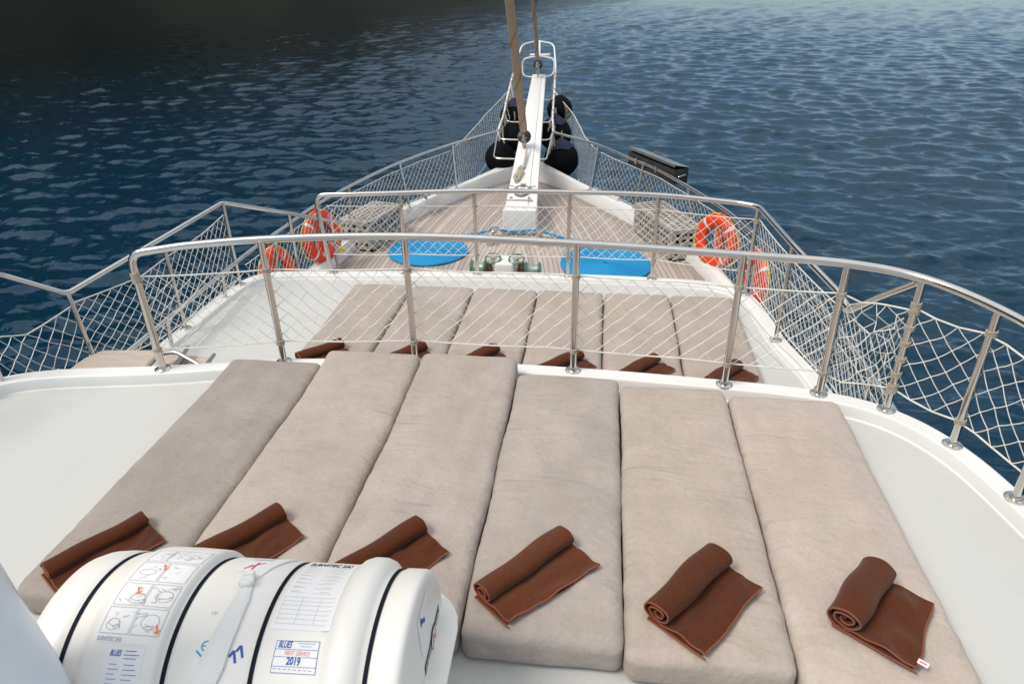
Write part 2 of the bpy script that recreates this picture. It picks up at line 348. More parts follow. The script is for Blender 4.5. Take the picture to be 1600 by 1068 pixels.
# ------------------------------------------------------------------ hull and decks
def xc(y): return .05-.078*y
def interp(y, tab):
    return float(np.interp(y, [a for a, _ in tab], [b for _, b in tab]))
HT = [(6, 2.62), (7.6, 2.50), (8.2, 2.44), (8.85, 2.33), (9.3, 2.17), (10.3, 1.76), (11.16, 1.30), (12.34, .62), (12.75, .27), (12.95, .02)]
HO = [(-4, 2.75), (2, 2.88), (5, 2.86), (7.6, 2.70), (9.08, 2.42), (10.46, 1.90), (11.72, 1.15), (12.6, .65), (13.3, .25), (13.6, .03)]
def ZC(y): return float(np.interp(y, [5, 7.2, 8.5, 12, 13.6], [-1.03, -.98, -.91, -.88, -.82]))
TZ = -1.10
# teak
me = bpy.data.meshes.new('foredeck'); bm = bmesh.new(); uvl = bm.loops.layers.uv.new('plank')
ys = np.linspace(6.0, 12.95, 60); fr = np.linspace(-1, 1, 25); G = []
for y in ys:
    h = interp(y, HT); G.append([bm.verts.new((xc(y)+h*f, y, TZ)) for f in fr])
for i in range(len(ys)-1):
    for j in range(len(fr)-1):
        f = bm.faces.new((G[i][j], G[i][j+1], G[i+1][j+1], G[i+1][j]))
        for lp in f.loops:
            x, y, z = lp.vert.co; lp[uvl].uv = (abs(x-xc(y))+.38*(2.62-interp(y, HT)) + (20 if fr[j] < -.01 else 0), y)
bm.to_mesh(me); bm.free(); me.materials.append(PLANK)
fd = bpy.data.objects.new('foredeck', me); col.objects.link(fd); tag(fd, None, kind='structure')
# margin plank (a grey covering strip along the teak's edge) + bulwark
for nm, m_, prof in (('margin_board', mat('grey_margin', (.34, .29, .26), .75, var=.2, vscale=6), 'margin'), ('bulwark', GEL, 'bul'), ('hull', GEL, 'hull')):
    mb = MB()
    for s in (-1, 1):
        v = []; f = []; yy = np.linspace(6.0 if prof != 'hull' else -4, 13.55 if prof != 'margin' else 12.8, 90)
        for y in yy:
            t_, o_, zc = interp(y, HT), interp(y, HO), ZC(y)
            t_ = min(t_, o_-.004) if y < 12.95 else 0.0
            if prof == 'margin': q = [(max(t_-.11, 0), TZ+.004), (t_+.01, TZ+.004)]
            elif prof == 'bul': q = [(t_, TZ-.02), (t_, TZ+.05), (t_+.03*(o_-t_)/.25, zc-.05 if y < 12 else zc-.06), (t_+min(.05, (o_-t_)*.3), zc-.01), (o_-.02 if o_ > .04 else o_*.5, zc), (o_, zc-.02), (o_, zc-.12)]
            else: q = [(o_*.995, zc-.05), (o_*.97, zc-.6), (o_*.90, -2.3), (o_*.78, SEA_Z-.3)]
            v += [(xc(y)+s*a, y+(0 if prof != 'hull' else -.25*max(0, (-1-b))*max(0, (y-6)/7)), b) for a, b in q]
        m = len(q)
        for i in range(len(yy)-1):
            for k in range(m-1): f.append((i*m+k, i*m+k+1, (i+1)*m+k+1, (i+1)*m+k))
        mb.add(v, f)
    tag(mb.build(nm, m_, angle=28), None, kind='structure')
UP = spline([(-3.62, -2, 0), (-3.62, 1, 0), (-3.60, 2.6, 0), (-3.50, 3.25, 0), (-3.26, 3.52, 0), (-2.41, 3.69, 0), (-1.63, 3.86, 0), (-.6, 3.94, 0), (.34, 3.94, 0), (1.3, 3.88, 0), (1.86, 3.81, 0), (2.21, 3.66, 0), (2.44, 3.37, 0), (2.57, 2.95, 0), (2.67, 2.3, 0), (2.74, 1, 0), (2.74, -2, 0)], 8)
LO = spline([(-3.28, 3.2, 0), (-3.27, 4.2, 0), (-3.255, 5.2, 0), (-3.23, 6.1, 0), (-3.10, 6.47, 0), (-2.75, 6.57, 0), (-2.35, 6.61, 0), (-.73, 6.74, 0), (.16, 6.76, 0), (1.03, 6.74, 0), (1.62, 6.68, 0), (1.88, 6.50, 0), (1.98, 6.15, 0), (2.05, 5.5, 0), (2.21, 4.7, 0), (2.30, 3.2, 0)], 8)
def deck(name, path, zf, zt, wdt, mfloor, zlow):
    mb = MB(); n = len(path); mb.add([(p[0], p[1], zf) for p in path], [tuple(range(n))]); tag(mb.build(name, mfloor, smooth=False), None, kind='structure')
    h = zt-zf; hw = wdt/2; rr = .018
    mb = MB(); P = [(p[0], p[1], zf) for p in path]
    prof = [(hw, -.06), (hw, .01), (hw+.018, .018), (hw+.028, .006), (hw+.0, h*.0)]
    prof = [(hw+.012, -.004), (hw+.004, .003), (hw, .010), (hw-.002, h-rr), (hw-rr*.4, h-rr*.3), (hw-rr, h), (-hw+rr, h), (-hw+rr*.4, h-rr*.3), (-hw, h-rr), (-hw, zlow-zf), (hw, zlow-zf)]
    sweep(mb, P, prof); tag(mb.build(name+'_coaming', GEL, angle=24), None, kind='structure')
deck('upper_deck', UP, -.03, .055, .13, NONSKID, -.56)
deck('lower_deck', LO, -.495, -.455, .15, NONSKID, -1.14)

# ------------------------------------------------------------------ rails
def flange(mb, p, r=.05): lathe(mb, [(0, .022), (.030, .022), (.031, .012), (r*.9, .010), (r, .006), (r, 0), (0, 0)], 20, p)
def post(parent, base, top, r=.021, fl=True, ro=V(0, 0, 0)):
    mb = MB(); tube(mb, [V(*base)-ro, V(*top)-ro], r, 12); o = mb.build('post', STEEL, parent)
    if fl:
        mb = MB(); flange(mb, V(*base)-ro, .052); mb.build('base_flange', STEEL, o)
    return o
def rail(label, path, r, posts, group='stainless guard rails', fr=.09, pr=.021, extra=None):
    o = V(*path[0]); e = empty('guard_rail', o, label, 'railing', group)
    mb = MB(); tube(mb, [V(*p)-o for p in fillet(path, fr)] if fr else [V(*p)-o for p in path], r, 14); mb.build('handrail', STEEL, e)
    for b, t in posts: post(e, b, t, pr, True, o)
    for x in extra or []:
        mb = MB(); tube(mb, [V(*p)-o for p in fillet(x, .08)], pr, 12); mb.build('brace_tube', STEEL, e)
    return e
# the rail along the front of the upper deck
ub = [(-2.41, 3.69), (-1.63, 3.87), (-.73, 3.96), (.34, 3.95), (1.3, 3.87), (1.86, 3.82), (2.21, 3.68), (2.45, 3.36), (2.57, 2.93), (2.70, 1.9)]
ZU = .055; ht = [.80, .86, .88, .88, .87, .86, .84, .82, .81, .80]
path = [(-2.41, 3.69, ZU), (-2.41, 3.69, .86+.02)] + [tuple(p) for p in spline([(-2.38, 3.70, .90), (-1.63, 3.88, .93), (-.73, 3.97, .945), (.34, 3.96, .935), (1.3, 3.88, .925), (1.86, 3.82, .915), (2.21, 3.68, .897), (2.45, 3.36, .877), (2.57, 2.93, .866), (2.70, 1.9, .86), (2.75, .4, .86)], 8)][3:]
e = rail('stainless rail across the front of the upper deck, nearest the sun mattresses', path, .0245, [((b[0], b[1], ZU), (b[0], b[1], ZU+h)) for b, h in list(zip(ub, ht))[1:]], fr=.085)
mb = MB(); flange(mb, V(-2.41, 3.69, ZU)-V(*path[0]), .052); mb.build('base_flange', STEEL, e)
# port end of the upper deck
rail('stainless rail at the left end of the upper deck, running off the picture', [(-3.41, 3.44, ZU), (-3.41, 3.44, .86), (-3.66, 2.4, .88), (-3.66, -.5, .88)], .0235, [((-3.64, 1.6, ZU), (-3.64, 1.6, .87))])
# the lower deck, front
ZL = -.455
lp = [(-2.37, 6.60, ZL), (-2.43, 6.61, .40)] + [tuple(p) for p in spline([(-2.30, 6.615, .40), (-1.56, 6.68, .42), (-.8, 6.735, .44), (.16, 6.76, .44), (1.03, 6.745, .435), (1.9, 6.55, .42)], 6)][2:-1] + [(1.93, 6.50, .42), (2.03, 5.5, .40), (2.19, 4.72, .33), (2.20, 4.55, .28), (2.20, 4.15, .57), (2.21, 3.72, .86)]
e = rail('stainless rail across the front of the lower deck and down its starboard side', lp, .024,
     [((-1.56, 6.68, ZL), (-1.56, 6.68, .42)), ((-.8, 6.735, ZL), (-.8, 6.735, .44)), ((.16, 6.76, ZL), (.16, 6.76, .44)), ((1.03, 6.745, ZL), (1.03, 6.745, .435)), ((1.92, 6.45, ZL), (1.92, 6.45, .42)), ((2.02, 5.5, ZL), (2.02, 5.5, .40)), ((2.20, 4.72, ZL), (2.20, 4.72, .32))], fr=.11, pr=.019)
mb = MB(); flange(mb, V(-2.35, 6.61, ZL)-V(*lp[0]), .05); mb.build('base_flange', STEEL, e)
# lower deck, port side
rail('stainless rail along the port side of the lower deck, dipping at the boarding gate', [(-3.70, 2.6, .90), (-3.74, 3.5, .84), (-3.70, 4.02, .555), (-3.46, 4.26, .31), (-3.24, 6.25, .41), (-2.86, 6.85, .12), (-2.50, 7.45, -.18)], .022,
     [((-3.42, 4.28, ZL), (-3.46, 4.27, .31)), ((-3.25, 5.21, ZL), (-3.25, 5.21, .36)), ((-3.22, 6.22, ZL), (-3.22, 6.22, .40)), ((-2.86, 6.85, -1.10), (-2.86, 6.85, .12)), ((-2.58, 7.3, -1.10), (-2.58, 7.3, -.10))], fr=.05, pr=.018)
# the hull rails, both sides, running on up the bowsprit to the pulpit
RZ = -.20
Lr = [(-2.95, -2.5), (-3.08, 2), (-3.16, 4.35), (-3.21, 6.38), (-3.17, 7.24), (-3.12, 8.15), (-2.97, 9.08), (-2.64, 10.4), (-2.08, 11.73), (-1.46, 12.82)]
Rr = [(2.42, -2.5), (2.45, 2), (2.45, 4.23), (2.43, 5.13), (2.37, 6.06), (2.25, 6.96), (2.11, 7.66), (1.97, 8.35), (1.6, 9.41), (1.21, 10.36), (.87, 10.91), (.33, 11.86), (-.44, 12.78)]
Ls = [tuple(p) for p in spline([(x, y, RZ) for x, y in Lr], 6)]; Rs = [tuple(p) for p in spline([(x, y, RZ) for x, y in Rr], 6)]
rail('white painted hull rail down the port side, past two orange lifebuoys', Ls, .022, [((-3.30, 7.10, -1.0), (-3.18, 7.1, RZ)), ((-3.04, 9.0, -.91), (-2.98, 9.02, RZ)), ((-2.50, 10.28, -.90), (-2.64, 10.4, RZ)), ((-1.98, 11.42, -.90), (-2.08, 11.73, RZ)), ((-3.26, 5.9, -1.03), (-3.2, 5.9, RZ)), ((-3.26, 4.9, -1.03), (-3.18, 4.9, RZ))], fr=0, pr=.018)
rail('white painted hull rail down the starboard side, carrying the barbecue box', Rs, .022, [((.28, 11.55, -.90), (.38, 11.80, RZ)), ((1.00, 10.62, -.90), (1.08, 10.58, RZ)), ((1.78, 9.42, -.90), (1.62, 9.38, RZ)), ((2.20, 7.95, -.95), (2.06, 7.9, RZ)), ((2.34, 6.5, -1.0), (2.31, 6.5, RZ)), ((2.42, 5.4, -1.03), (2.41, 5.4, RZ)), ((2.45, 4.5, -1.03), (2.44, 4.5, RZ))], fr=0, pr=.018)

# ------------------------------------------------------------------ nets
def resample(P, n):
    P = np.array(P, float); d = np.r_[0, np.cumsum(np.linalg.norm(np.diff(P, axis=0), axis=1))]; t = np.linspace(0, d[-1], n)
    return np.stack([np.interp(t, d, P[:, k]) for k in range(3)], 1), d[-1]
def net(label, top, bot, dg=.108, r=.0027, sag=.015, jit=.12, er=.005, knots=True, rows=None, bulge=.0, cut=None):
    T, L = resample(top, 200); B, LB = resample(bot, 200); H = np.mean(np.linalg.norm(T-B, axis=1)); L = max(L, LB)
    nu = max(4, 2*int(round(L/dg))); nv = rows or max(2, 2*int(round(H/dg)))
    rnd = random.Random(len(label)*7+nu); K = {}
    def kp(i, j):
        if (i, j) in K: return K[i, j]
        a = min(max(i/nu, 0), 1)*199; b = j/nv
        ju = rnd.uniform(-jit, jit); jv = rnd.uniform(-jit, jit)
        if 0 < i < nu: a += ju/nu*199
        if 0 < j < nv: b += jv/nv
        k = min(int(a), 198); t = a-k; p = (T[k]*(1-t)+T[k+1]*t)*(1-b)+(B[k]*(1-t)+B[k+1]*t)*b
        p = p+V(0, 0, -sag*math.sin(math.pi*min(a/199*max(1, round(L/.9)), 99) % math.pi)*(1-abs(2*b-1)*.3))
        p = p+V(rnd.uniform(-1, 1), rnd.uniform(-1, 1), 0)*bulge
        K[i, j] = p; return p
    mb = MB()
    def strand(p, q):
        t = q-p; l = np.linalg.norm(t)
        if l < 1e-6: return
        t /= l; u = np.cross(t, V(.3, .5, .81)); u /= np.linalg.norm(u)+1e-9; w_ = np.cross(t, u)
        o = [(u*math.cos(a)+w_*math.sin(a))*r for a in (0, math.pi*2/3, math.pi*4/3)]
        mid = (p+q)/2+V(0, 0, -l*.03)
        mb.add([p+x for x in o]+[mid+x for x in o]+[q+x for x in o], [(a, (a+1) % 3, 3+(a+1) % 3, 3+a) for a in range(3)]+[(3+a, 3+(a+1) % 3, 6+(a+1) % 3, 6+a) for a in range(3)])
    for i in range(nu):
        for j in range(nv):
            if (i+j) % 2 == 0: strand(kp(i, j), kp(i+1, j+1))
            else: strand(kp(i+1, j), kp(i, j+1))
    if knots:
        s = r*1.9
        for p in K.values():
            mb.add([p+V(s, 0, 0), p-V(s, 0, 0), p+V(0, s, 0), p-V(0, s, 0), p+V(0, 0, s), p-V(0, 0, s)],
                   [(0, 2, 4), (2, 1, 4), (1, 3, 4), (3, 0, 4), (2, 0, 5), (1, 2, 5), (3, 1, 5), (0, 3, 5)])
    o = mb.build('safety_net', NETM); tag(o, label, 'net', 'knotted safety nets on the rails')
    for j in (0, nv):
        m2 = MB(); ks = sorted(i for i, jj in K if jj == j); tube(m2, [K[i, j] for i in ks], er, 6); m2.build('edge_rope', NETM, o)
    return o
def lash(mb, p, r=.026, n=3, pitch=.012):
    q = []
    for k in range(n*10+1):
        a = 2*math.pi*k/10; q.append(V(*p)+V(r*math.cos(a), r*math.sin(a), pitch*(k/10-n/2)))
    tube(mb, q, .005, 5)
def ties(o, pts, r=.026):
    for p in pts:
        mb = MB(); lash(mb, p, r, 3, .011); mb.build('tie_cord', ROPE, o)
uz = lambda pts, z: [(x, y, z) for x, y in pts]
up_front = [(-2.39, 3.70), (-1.63, 3.89), (-.73, 3.985), (.34, 3.975), (1.3, 3.895), (1.86, 3.84)]
n_ = net('white knotted net strung across the upper deck front rail, in front of the lower mattresses', uz(up_front, .725), uz(up_front, .205), sag=.012)
ties(n_, [(b[0], b[1], z) for b in ub[:6] for z in (.725, .205)]+[(-2.41, 3.69, .70), (-2.41, 3.69, .74)], .0245)
n_ = net('white net along the curved starboard end of the upper deck rail, hanging over open water', [(2.21, 3.70, .72), (2.33, 3.55, .70), (2.47, 3.37, .745), (2.59, 2.93, .70), (2.72, 1.9, .72)], [(2.21, 3.70, .20), (2.34, 3.55, .17), (2.47, 3.37, .21), (2.59, 2.93, .19), (2.72, 1.9, .2)], dg=.125, r=.0030, sag=.02)
ties(n_, [(2.21, 3.68, z) for z in (.74, .70, .60, .50, .40, .30, .22, .19)]+[(2.45, 3.36, .745), (2.45, 3.36, .21), (2.57, 2.93, .70)], .0245)
net('tangled white net bunched between two starboard corner posts of the upper deck', [(1.88, 3.84, .73), (2.0, 3.80, .70), (2.21, 3.69, .71)], [(1.88, 3.84, .20), (2.0, 3.84, .14), (2.21, 3.69, .20)], dg=.10, r=.0028, jit=.3, bulge=.03)
low_front = [(-2.33, 6.63), (-1.56, 6.70), (-.8, 6.755), (.16, 6.78), (1.03, 6.765), (1.92, 6.53)]
n_ = net('white net strung across the lower deck front rail, before the planked foredeck', uz(low_front, .285), uz(low_front, -.245))
ties(n_, [(x, y, z) for x, y in ((-2.41, 6.61), (-1.56, 6.68), (-.8, 6.735), (.16, 6.76), (1.03, 6.745), (1.92, 6.45)) for z in (.285, -.245)], .022)
net('white net on the starboard side rail of the lower deck, seen nearly edge on', [(1.95, 6.50, .30), (2.05, 5.5, .27), (2.22, 4.72, .22), (2.23, 4.2, .30), (2.22, 3.80, .6)], [(1.99, 6.50, -.40), (2.10, 5.5, -.40), (2.26, 4.72, -.40), (2.26, 4.2, -.35), (2.25, 3.80, -.2)], dg=.10)
net('white net on the port side rail of the lower deck beside the teak boarding steps', [(-3.46, 4.30, .22), (-3.30, 4.9, .20), (-3.27, 5.21, .23), (-3.25, 5.8, .25), (-3.25, 6.25, .29)], [(-3.50, 4.30, -.36), (-3.34, 4.9, -.42), (-3.31, 5.21, -.43), (-3.29, 5.8, -.43), (-3.28, 6.25, -.42)])
net('white net across the boarding gate at the left edge of the picture', [(-3.47, 4.26, .20), (-3.55, 3.9, .17), (-3.58, 3.55, .32), (-3.62, 3.0, .5), (-3.66, 2.5, .7)], [(-3.44, 4.28, -.34), (-3.52, 3.9, -.33), (-3.56, 3.55, -.20), (-3.60, 3.0, -.05), (-3.66, 2.5, .1)], dg=.125, r=.003, sag=.03)
ft = [p for p in Ls if 6.35 < p[1] < 11.9]; fb = [(xc(y)-interp(y, HO)+.03, y, ZC(y)+.03) for y in np.linspace(6.4, 11.75, 30)]
net('long white net below the port hull rail, behind the lifebuoys and slatted box', [(x, y, z-.10) for x, y, z in ft], fb, dg=.12, r=.0024)
ft = [p for p in Rs if 3.9 < p[1] < 11.8]; fb = [(xc(y)+interp(y, HO)-.03, y, ZC(y)+.03) for y in np.linspace(4.0, 11.6, 40)]
net('long white net below the starboard hull rail, under the barbecue box', [(x, y, z-.10) for x, y, z in ft][::-1], fb[::-1], dg=.12, r=.0024)

# ------------------------------------------------------------------ bowsprit
e = empty('bowsprit', (-.72, 9.86, TZ), 'white bowsprit beam rising over the bow with a steel crest at its foot', 'bowsprit'); O = V(-.72, 9.86, TZ)
def bp(y, dx=0, dz=0): return V(-.72-.0426*(y-10.1)+dx, y, -.72+.215*(y-10.1)+dz)
mb = MB()
def beampart(x0, x1, dz, th):
    v = []; f = []
    for y in (9.88, 15.5):
        k = 1-(y-10.1)/(15.5-10.1)*.40
        for a, b in ((x0, -th), (x1, -th), (x1, 0), (x0, 0)): v.append(bp(y, a*k, b*k+dz*k)-O)
    f = [(0, 1, 5, 4), (1, 2, 6, 5), (2, 3, 7, 6), (3, 0, 4, 7), (0, 3, 2, 1), (4, 5, 6, 7)]
    bm = bmesh.new(); vs_ = [bm.verts.new(p) for p in v]; [bm.faces.new([vs_[i] for i in q]) for q in f]
    bmesh.ops.recalc_face_normals(bm, faces=bm.faces); bmesh.ops.bevel(bm, geom=bm.edges[:], offset=.008, segments=2, affect='EDGES', profile=.5)
    bm.verts.index_update(); r = ([tuple(x.co) for x in bm.verts], [tuple(x.index for x in fc.verts) for fc in bm.faces]); bm.free(); return r
mb.add(*beampart(-.235, .105, 0, .22)); mb.build('beam', GEL, e)
mb = MB(); mb.add(*beampart(.110, .235, -.006, .21)); mb.build('side_plank', GEL, e)
mb = MB(); bbox(mb, (-.25, -.005, 0), (.25, .30, .36), .012); mb.build('heel_block', GEL, e)
mb = MB(); bbox(mb, (-.27, -.06, .004), (.27, -.008, .05), .008); mb.build('heel_chock', WOOD, e)
# crest: plate strip, scrolls, ring with letters' curls
mb = MB()
sl = math.atan(.215); Rm = rx(sl)
def crest(p): return (Rm@V(*p))+bp(10.42, -.02, .004)-O
def cu(pts, r=.008): tube(mb, [crest((a, b, .010)) for a, b in pts], r, 6)
cu([(.10*math.cos(a), .10*math.sin(a)*1.1) for a in np.linspace(0, 2*math.pi, 28)], .013)
cu([(.065*math.cos(a), .065*math.sin(a)*1.1) for a in np.linspace(0, 2*math.pi, 20)], .006)
for s in (-1, 1):
    cu([(s*(.10+.05*t+.05*math.sin(t*6)), .06+.12*t+.03*math.cos(t*7)) for t in np.linspace(0, 1, 14)])
    cu([(s*(.13+.025*math.cos(a)*(1-a/14)), .05+.025*math.sin(a)*(1-a/14)) for a in np.linspace(0, 9, 22)], .006)
    cu([(s*(.02+.18*t), .20+.03*math.sin(t*9)) for t in np.linspace(0, 1, 16)], .007)
    cu([(s*(.01+.03*t), .20+.10*math.sin(t*3.1)) for t in np.linspace(0, 1, 10)], .006)
    cu([(s*(.12+.04*t), -.16+.012*math.sin(t*3.1)) for t in np.linspace(0, 1, 5)], .010)
cu([(-.04, -.03), (-.04, .03), (-.015, .0), (.01, .03), (.01, -.03), (.035, .03), (.05, -.02)], .006)
cu([(0, .19), (0, .30)], .007)
mb.build('crest', STEELD, e)
mb = MB()
for y_ in (-.24, -.205): tube(mb, [crest((-.20, y_, 0)), crest((.20, y_, 0))], .006, 6)
mb.build('trim_strip', STEELD, e)
# pulpit and hoops
mb = MB()
Lp = [(-1.46, 12.82, RZ), (-1.42, 13.3, -.02), (-1.43, 14.0, .23), (-1.42, 14.7, .49), (-1.36, 15.5, .88)]
Rp = [(-.44, 12.78, RZ), (-.50, 13.4, -.06), (-.53, 14.0, .14), (-.57, 14.9, .42), (-.59, 15.4, .58)]
loop = [V(*p)-O for p in Lp]+[V(-1.33, 15.75, 1.00)-O, V(-1.02, 15.85, 1.06)-O, V(-.66, 15.75, 1.01)-O]+[V(*p)-O for p in Rp[::-1]]
tube(mb, fillet(loop, .12), .017, 10); mb.build('pulpit_rail', GEL, e)
mb = MB(); tube(mb, fillet([V(-.83, 15.3, .40)-O, V(-.63, 15.4, .44)-O, V(-.62, 15.5, .74)-O, V(-.95, 15.55, .80)-O, V(-1.30, 15.5, .74)-O, V(-1.29, 15.4, .42)-O, V(-1.02, 15.3, .40)-O], .10), .018, 10)
tube(mb, [V(-.95, 15.55, .80)-O, V(-.97, 15.85, 1.06)-O], .022, 8); mb.build('pulpit_hoop', GEL, e)
mb = MB(); rbox(mb, (.22, .05, .02), (.04, .03, .018), (4, 2, 1), V(-.94, 15.58, .815)-O); mb.build('pulpit_step', GEL, e)
for y_ in (11.75, 12.5, 13.25, 14.3):
    for s in (-1, 1):
        src = Lp if s < 0 else Rp; yt = max(y_+.25, 12.84)
        t = V(np.interp(yt, [p[1] for p in src], [p[0] for p in src]), yt, np.interp(yt, [p[1] for p in src], [p[2] for p in src]))
        b = bp(y_, 0, -.06); k = 1-(y_-10.1)/5.4*.4
        mb = MB(); tube(mb, fillet([t-O, V(t[0]*.9+b[0]*.1, y_+.03, b[2]-.02)-O, bp(y_, s*.22*k, -.08)-O], .12), .0135, 10); mb.build('support_hoop', STEEL, e)
# nets under the bowsprit rails
for s, P_, nm in ((-1, Lp, 'port'), (1, Rp, 'starboard')):
    if s < 0:
        top = [(-2.06, 11.75, -.26), (-1.97, 12.6, -.22), (-1.78, 13.5, -.02), (-1.46, 14.25, .28)]; bot = [(-1.98, 11.7, -.95), (-1.88, 12.6, -1.05), (-1.72, 13.5, -.85), (-1.40, 14.4, -.15)]
    else:
        top = [(.36, 11.80, -.28), (.14, 12.7, -.26), (-.10, 13.6, -.05), (-.52, 14.35, .26)]; bot = [(.28, 11.75, -.95), (.10, 12.7, -1.15), (-.10, 13.6, -1.0), (-.50, 14.5, -.2)]
    net(f'fine white net slung outside the {nm} bow, behind the black fenders', top, bot, dg=.125, r=.0022, er=.006)
    # loose lashings
    rnd = random.Random(5+s); mb = MB(); pts = [V(*p) for p in P_]
    for k in range(26 if s < 0 else 20):
        a = rnd.uniform(0, 3.7); i = int(a); p = pts[i]*(1-a+i)+pts[i+1]*(a-i); l = rnd.uniform(.2, .85 if s < 0 else .6)
        q = [p+V(rnd.uniform(-.01, .01), 0, .02)]
        d = V(rnd.uniform(-.10, .10), rnd.uniform(-.15, .02), 0)
        for t in np.linspace(.2, 1, 6): q.append(p+d*t+V(rnd.uniform(-.015, .015), rnd.uniform(-.01, .01), -l*t))
        tube(mb, spline(q, 3), rnd.uniform(.008, .013), 5)
    for k in range(12):
        a = rnd.uniform(0, 3.9); i = int(a); p = pts[i]*(1-a+i)+pts[i+1]*(a-i)
        lash(mb, p, .026, 3, .014)
    for k in range(3):
        j = rnd.randint(0, 2); p, q = pts[j]+V(0, 0, .02), pts[j+1]+V(s*.02, 0, -.05)
        m_ = (p+q)/2+V(0, -.05, -.22-.1*k); tube(mb, spline([p, m_, q], 6), .008, 5)
    tag(mb.build('lashing_rope', ROPE), f'loose pale rope ends lashed round the {nm} bowsprit rail', 'rope', 'rope lashings on the bowsprit')
# rope hank lying on the beam
mb = MB(); rnd = random.Random(3)
for k in range(13):
    y0 = rnd.uniform(10.80, 11.25); q = []
    for j in range(7):
        a = j*1.05+k; yy = y0+.11*math.sin(a*.9)+.05*rnd.uniform(-1, 1)
        q.append(bp(yy, -.05-.16*(11.3-yy)+.045*math.cos(a)+rnd.uniform(-.02, .02), .015+.035*abs(math.sin(a*1.7))))
    tube(mb, spline(q, 3), .0095, 6)
for k in range(3): tube(mb, spline([bp(11.2, -.05+.012*k, .03), bp(11.6, -.035+.01*k, .04+.01*k), bp(11.9, -.02, .10)], 5), .009, 6)
tag(mb.build('rope_hank', ROPE), 'knotted beige rope hank lying on the white bowsprit beam', 'rope')
# rigging stays in tan sleeves
def stay(label, a, b, r0, r1, blk):
    a = V(*a); b = V(*b); e = empty('sail_stay', a, label, 'stay', 'stays rising from the bowsprit')
    d = b-a; L = np.linalg.norm(d); d /= L; mb = MB(); n = 60; P = [d*L*t for t in np.linspace(.018, 1, n)]
    tube(mb, P, [(r0+(r1-r0)*min(1, t*3))*(1+.05*math.sin(t*90)) for t in np.linspace(0, 1, n)], 14); mb.build('sail_sleeve', SLEEVE, e)
    u = np.cross(d, V(1, 0, 0)); u /= np.linalg.norm(u); w_ = np.cross(d, u); mb = MB(); q = []
    for t in np.linspace(.02, 1, 520):
        rr = (r0+(r1-r0)*min(1, t*3))*1.03; an = t*L*7.5; q.append(d*L*t+rr*(math.cos(an)*u+math.sin(an)*w_))
    tube(mb, q, .005, 5); mb.build('lacing', SLEEVED, e)
    mb = MB(); lathe(mb, [(0, -.06), (blk*.75, -.05), (blk, -.025), (blk, -.012), (blk*.8, 0), (blk, .012), (blk, .025), (blk*.75, .05), (0, .06)], 20, (0, 0, 0), (.25, -.75, .55)); mb.build('block', BLOCK, e)
    mb = MB()
    for k in range(4): tube(mb, spline([V(blk*.5*math.cos(k*1.7), -.07, blk*.5*math.sin(k*1.7)), V(.02*k-.03, -.09, -.05), V(0.01*k, -.02, -.20), bp(a[1]-.02, -.03, .01)-a+V(0, 0, .0)], 5), .009, 5)
    lathe(mb, [(.02, -.02), (.035, 0), (.02, .02)], 10, (0, -.065, .02), (1, 0, .3)); mb.build('lanyard', ROPE, e)
stay('thick tan sleeved stay running up from the black block midway along the bowsprit', (-.88, 12.0, -.12), (-.92, 6.5, 7.25), .062, .068, .115)
stay('thinner tan sleeved stay running up from the tip of the bowsprit', (-.96, 15.3, .66), (-.965, 9.0, 9.2), .040, .052, .10)
mb = MB(); lathe(mb, [(0, -.12), (.10, -.10), (.13, 0), (.10, .10), (0, .12)], 16, (-.92, 14.42, 2.00), (1, .1, .2)); tag(mb.build('sail_drum', BLOCK), 'black furling drum on the thinner stay at the top edge', 'furling drum')

# fenders
def fender(label, c, r, cover):
    e = empty('ball_fender', c, label, 'fender', 'black ball fenders at the bow')
    mb = MB(); lathe(mb, [(r*math.sin(a)*(1+.06*max(0, math.cos(a))**6*0), r*(math.cos(a)+.12*max(0, math.cos(a))**12)) for a in np.linspace(.001, math.pi-.001, 22)], 28); mb.build('ball', BLACK, e)
    if cover:
        mb = MB(); v = []; n = 40
        prof = [(.03, 1.22), (.16, 1.12), (.36, .98), (.55, .86), (.68, .76), (.74, .70)]
        for q, (a, b) in enumerate(prof):
            for k in range(n):
                t = 2*math.pi*k/n; wv = 1+.09*q/5*math.sin(7*t+q*.5)+.05*math.sin(3*t); v.append((r*a*wv*math.cos(t), r*a*wv*math.sin(t), r*b-.03*q/5*math.sin(5*t)*r+.015))
        f = [(q*n+k, q*n+(k+1) % n, (q+1)*n+(k+1) % n, (q+1)*n+k) for q in range(5) for k in range(n)]
        mb.add(v, f); mb.build('cloth_cover', NAVY, e)
    mb = MB(); tube(mb, spline([(0, 0, r*1.1), (.01, -.02, r*1.3), (0, -.03, r*1.3+.1)], 5), .011, 6); mb.build('hanging_rope', ROPE, e)
fender('largest black ball fender, low on the starboard side with navy cloth on top', (-.31, 13.2, -.79), .33, True)
fender('black ball fender hanging higher up on the starboard side of the bowsprit', (-.42, 14.2, -.05), .25, False)
fender('black ball fender low on the port side of the bow, behind loose rope', (-1.45, 13.0, -.73), .29, False)
fender('black ball fender hanging higher up on the port side of the bowsprit', (-1.30, 14.0, -.15), .28, True)
fender('navy covered fender tucked between the bowsprit and the largest black ball', (-.46, 13.65, -.42), .31, True)
fender('black ball fender wedged against the port side of the bowsprit beam', (-1.22, 13.4, -.42), .28, False)

